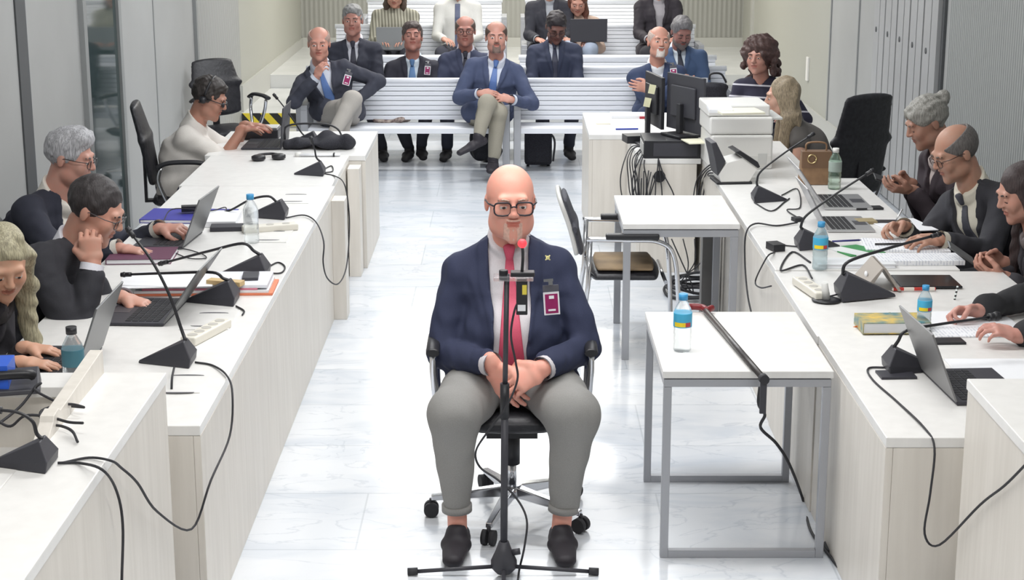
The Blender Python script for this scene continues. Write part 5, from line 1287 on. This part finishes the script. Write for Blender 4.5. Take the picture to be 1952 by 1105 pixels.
cord('second black cable winding from the left edge into the bench recess', [U(-8, 800, Y=4.5), U(20, 812, Y=4.5), U(48, 792, Y=4.5), U(92, 794, Y=4.5), U(130, 804, Y=4.45), U(158, 806, Y=4.42)])
cord('short lead rising from the cable flap below the nearest left microphone', [U(327, 742, .748), U(328, 720, .78), U(332, 700, .77)])
cord('thin cable tangle around the blue folder on the left desk', [U(310, 425, Zt+.03), U(325, 400, Zt+.05), U(360, 398, Zt+.05), U(400, 402, Zt+.04), U(430, 395, Zt+.03), U(425, 410, Zt+.02), U(400, 408, Zt+.02)], .003)
cord('thin cable loop beside the purple notebook', [U(328, 478, Zt+.006), U(350, 474, Zt+.006), U(385, 484, Zt+.006), U(392, 492, Zt+.006), U(360, 492, Zt+.006), U(330, 480, Zt+.006)], .0028)
# ================================================================ cane on the side table
r = thing('walking_cane', 'dark walking cane with reddish handle laid across the side table', 'cane', U(1345, 592, .757), 0)
c0 = U(1345, 592, .757); c1 = U(1456, 722, .757) - c0
MB().cyl((0,0,0), c1, .0125, 12, 0, .012).build('shaft', mat('cane_shaft', (.05,.045,.045), .35), r)
MB().tube(catmull([(-.09,.03,.004),(-.05,.045,.006),(-.01,.03,.006),(.005,.0,.004),(.03,.03,.004)], 5), .014, 10).build('handle', mat('cane_red', srgb(120, 30, 35), .4), r)
MB().cyl(c1*.985, c1*1.015, .018, 12).build('cane_tip', rubber, r)
MB().box((c1.x-.012, c1.y-.006, -.13), (c1.x+.012, c1.y+.004, .0)).build('strap', darkp, r, .003)
# ================================================================ floor and hanging cables on the right
cord('dark cable hanging beside the side table down to the floor on the right', [U(1448, 738, Y=5.88), U(1446, 770, Y=5.9), U(1458, 790, Y=5.95), U(1450, 815, Y=6.0), U(1480, 845, Y=6.1), U(1505, 885, Y=6.2), U(1530, 950, .008), U(1545, 1010, .008), U(1575, 1050, .008), U(1620, 1110, .008)], .006)
cord('black cable from the right desk edge down behind the square table', [U(1520, 424, Zt+.01), U(1480, 430, Zt+.005), U(1440, 426, .76), U(1422, 445, x=1.185), U(1420, 500, x=1.185), U(1425, 560, x=1.185), U(1433, 600, x=1.185)], .0045)
cord('black cable loop beside the water bottle at the right desk edge', [U(1545, 500, Zt+.005), U(1510, 480, Zt+.005), U(1488, 515, Zt+.005), U(1530, 505, Zt+.006), U(1548, 530, Zt+.01)], .0045)
cord('charging cable looping around the far right microphone', [U(1490, 372, Zt+.005), U(1520, 360, Zt+.005), U(1525, 395, Zt+.005), U(1500, 400, Zt+.005), U(1530, 420, Zt+.01)], .0035)
rs = random.Random(4)
for k in range(9):
    x0 = 1192 + k*4.5; sw_ = rs.uniform(-10, 10)
    cord('one of the dark leads spilling over the front of the low computer desk', [U(1240 + rs.uniform(-10, 20), 282 + rs.uniform(-8, 10), Zt+.03), U(x0+14, 280 + rs.uniform(-4, 12), Zt+.02), U(x0, 304 + rs.uniform(-4, 6), Y=10.56), U(x0 + sw_ - 4, 340, Y=10.54), U(x0 + sw_, 368 + rs.uniform(0, 25), Y=10.52), U(x0 + 12 + sw_, 372 + rs.uniform(0, 30), Y=10.52), U(x0 + 22, 330 + rs.uniform(-6, 12), Y=10.53)], .004, 'leads hanging from the computer')
for k in range(5):
    x0 = 1330 + k*6
    cord('one of the leads dropping beside the scanner to the floor', [U(1372, 312 + k*6, Zt+.02), U(1352, 315 + k*5, x=1.19), U(x0, 340, Y=10.5), U(x0 - 8, 375, Y=10.4), U(x0 - 12, 430, Y=10.3)], .0045, 'leads beside the scanner')
for k in range(3):
    cord('one of the three leads hanging from the middle of the low desk front', [U(1255, 302, Y=10.56), U(1252 + k*6, 330, Y=10.54), U(1240 + k*22, 370, Y=10.53), U(1235 + k*26, 400, Y=10.52)], .0045, 'leads on the low desk front')
o = MB().cyl((0,0,0), (0,-.012,0), .038, 20).build('cable_outlet', blackp); o.location = U(1257, 336, Y=10.57); tag(o, 'round black cable outlet in the front of the low desk', 'outlet')
for k in range(5):
    cx, cy = U(1325, 560, 0).x, U(1325, 560, 0).y
    pts = [(cx + (.19 - k*.012)*math.cos(a + k), cy + (.22 - k*.015)*math.sin(a + k), .02 + .018*k + .01*math.sin(3*a + k)) for a in [2*PI*q/12 for q in range(12)]]
    cord('one turn of the thick black cable coil on the floor under the square table', pts, .009, 'cable coil on the floor')
for k in range(4):
    cord('one of the leads hanging down behind the square table to the floor coil', [U(1280 + k*22, 455, Y=9.9), U(1300 + k*12, 500, Y=9.85), U(1318 - k*10, 540, Y=9.8), U(1322, 560, 0.03)], .004, 'leads behind the square table')
o = MB().cyl((0,0,0), (0,0,.012), .085, 28).build('floor_disc', rubber); o.location = U(1612, 1045, 0); tag(o, 'flat dark disc on the floor under the nearest right desk', 'disc')
# ================================================================ things around the benches
r = thing('backpack', 'black backpack on the floor under the bearded man', 'bag', U(925, 318, 0) + Vector((0, .12, 0)), 0)
v = Vol([(cone((0,0,.12), (.0,.02,.30), (.15,.09), (.12,.07), (1,0,0)), .03)], .01); v.wrinkle(.008, 35, 8); soft('bag_body', v, fabric_bk, r)
MB().tube(catmull([(-.1,-.05,.36),(-.13,-.10,.25),(-.10,-.10,.08)], 5), .009, 6).build('strap', blackp, r)
r = thing('suitcase', 'black cabin suitcase standing under the front bench right of the aisle gap', 'bag', U(1026, 320, 0) + Vector((0, .1, 0)), 0)
MB().box((-.12,-.09,.02), (.12,.09,.355)).build('case_body', fabric_bk, r, .03)
MB().tube(catmull([(.06,-.09,.34),(.14,-.10,.25),(.13,-.1,.06)], 6), .010, 6).build('strap', blackp, r)
for e in (-1, 1): MB().cyl((e*.09-.012,0,.018), (e*.09+.012,0,.018), .018, 12).build('wheel', rubber, r)
r = thing('crumpled_coat', 'crumpled beige scarf lying on the front bench seat', 'scarf', U(745, 236, .395) + Vector((0, .12, .0)), 0)
v = Vol([(cone((-.14,0,.02), (.14,.02,.03), (.06,.02), (.07,.03), (0,1,0)), .02)], .008); v.wrinkle(.014, 45, 2); soft('scarf_cloth', v, noisy('patterned_scarf', srgb(190, 175, 165), srgb(95, 75, 75), 30, .8), r)
_nb = slab('notebook', 'dark notebook on the knees of the man in bright blue suit', 'notebook', 1328, 152, .615, .24, .14, .02, lap_dark, .05); _nb.location = (1.68, 15.02, .60)
# visitor badges
def badge(label, p, s=1.0, rz=0.0, tilt=0.0, parent_clip=True):
    r = thing('visitor_badge', label, 'badge', p, rz); r.rotation_euler = (-.12, tilt, rz)
    mag = mat('badge_magenta', srgb(150, 30, 95), .4)
    MB().box((-.030*s, -.003, -.055*s), (.030*s, 0, .032*s)).build('badge_card', papermat, r, .001)
    MB().box((-.024*s, -.0042, -.049*s), (.024*s, -.003, .004*s + .020*s)).build('badge_print', mag, r)
    MB().box((-.030*s, -.0045, .034*s), (.030*s, 0, .058*s)).build('badge_holder', mat('smoky_plastic', (.10,.10,.12), .3), r, .001)
    MB().box((-.009*s, -.0052, .006*s), (.010*s, -.0044, .018*s)).build('badge_photo', papermat, r)
    MB().box((-.014*s, -.0052, -.040*s), (.014*s, -.0044, -.033*s)).build('badge_stripe', papermat, r)
    MB().box((-.008*s, -.008, .058*s), (.008*s, -.002, .075*s)).box((-.026*s, -.010, .072*s), (.010*s, -.002, .082*s)).build('clip', chrome, r)
    return r
MD = MAIN
def on_chest(D, across, up, out):
    p = D['P'] + D['ax']*D['TL']*up + D['side']*across + D['fw']*out
    return D['inv'] @ Vector(p)
badge('white and magenta badge clipped on the navy jacket of the man at the microphone', U(1051, 572, Y=6.215), 1.02, .12, -.05)
o = MB().box((-.006,-.004,-.006), (.006,0,.006)).box((-.013,-.003,-.0025), (.013,0,.0025)).box((-.0025,-.003,-.013), (.0025,0,.013)).build('lapel_pin', mat('gold_pin', (.85,.78,.35), .3, .3), bevel=.002)
o.location = U(1044, 491, Y=6.27); o.rotation_euler = (-.2, .78, 0); tag(o, 'small yellow cross-shaped pin on the navy lapel of the man at the microphone', 'pin')
badge('white and magenta badge on the dark blazer of the bald man on the front bench', U(662, 150, Y=14.20), 1.0, .2, .3)
badge('pink-framed badge on the blue suit of the man with folded arms', U(1284, 137, Y=14.19), .95, 0, -.1)
badge('badge on the dark jacket of the man with the tilted face', U(815, 132, Y=15.15), .9, 0, .1)
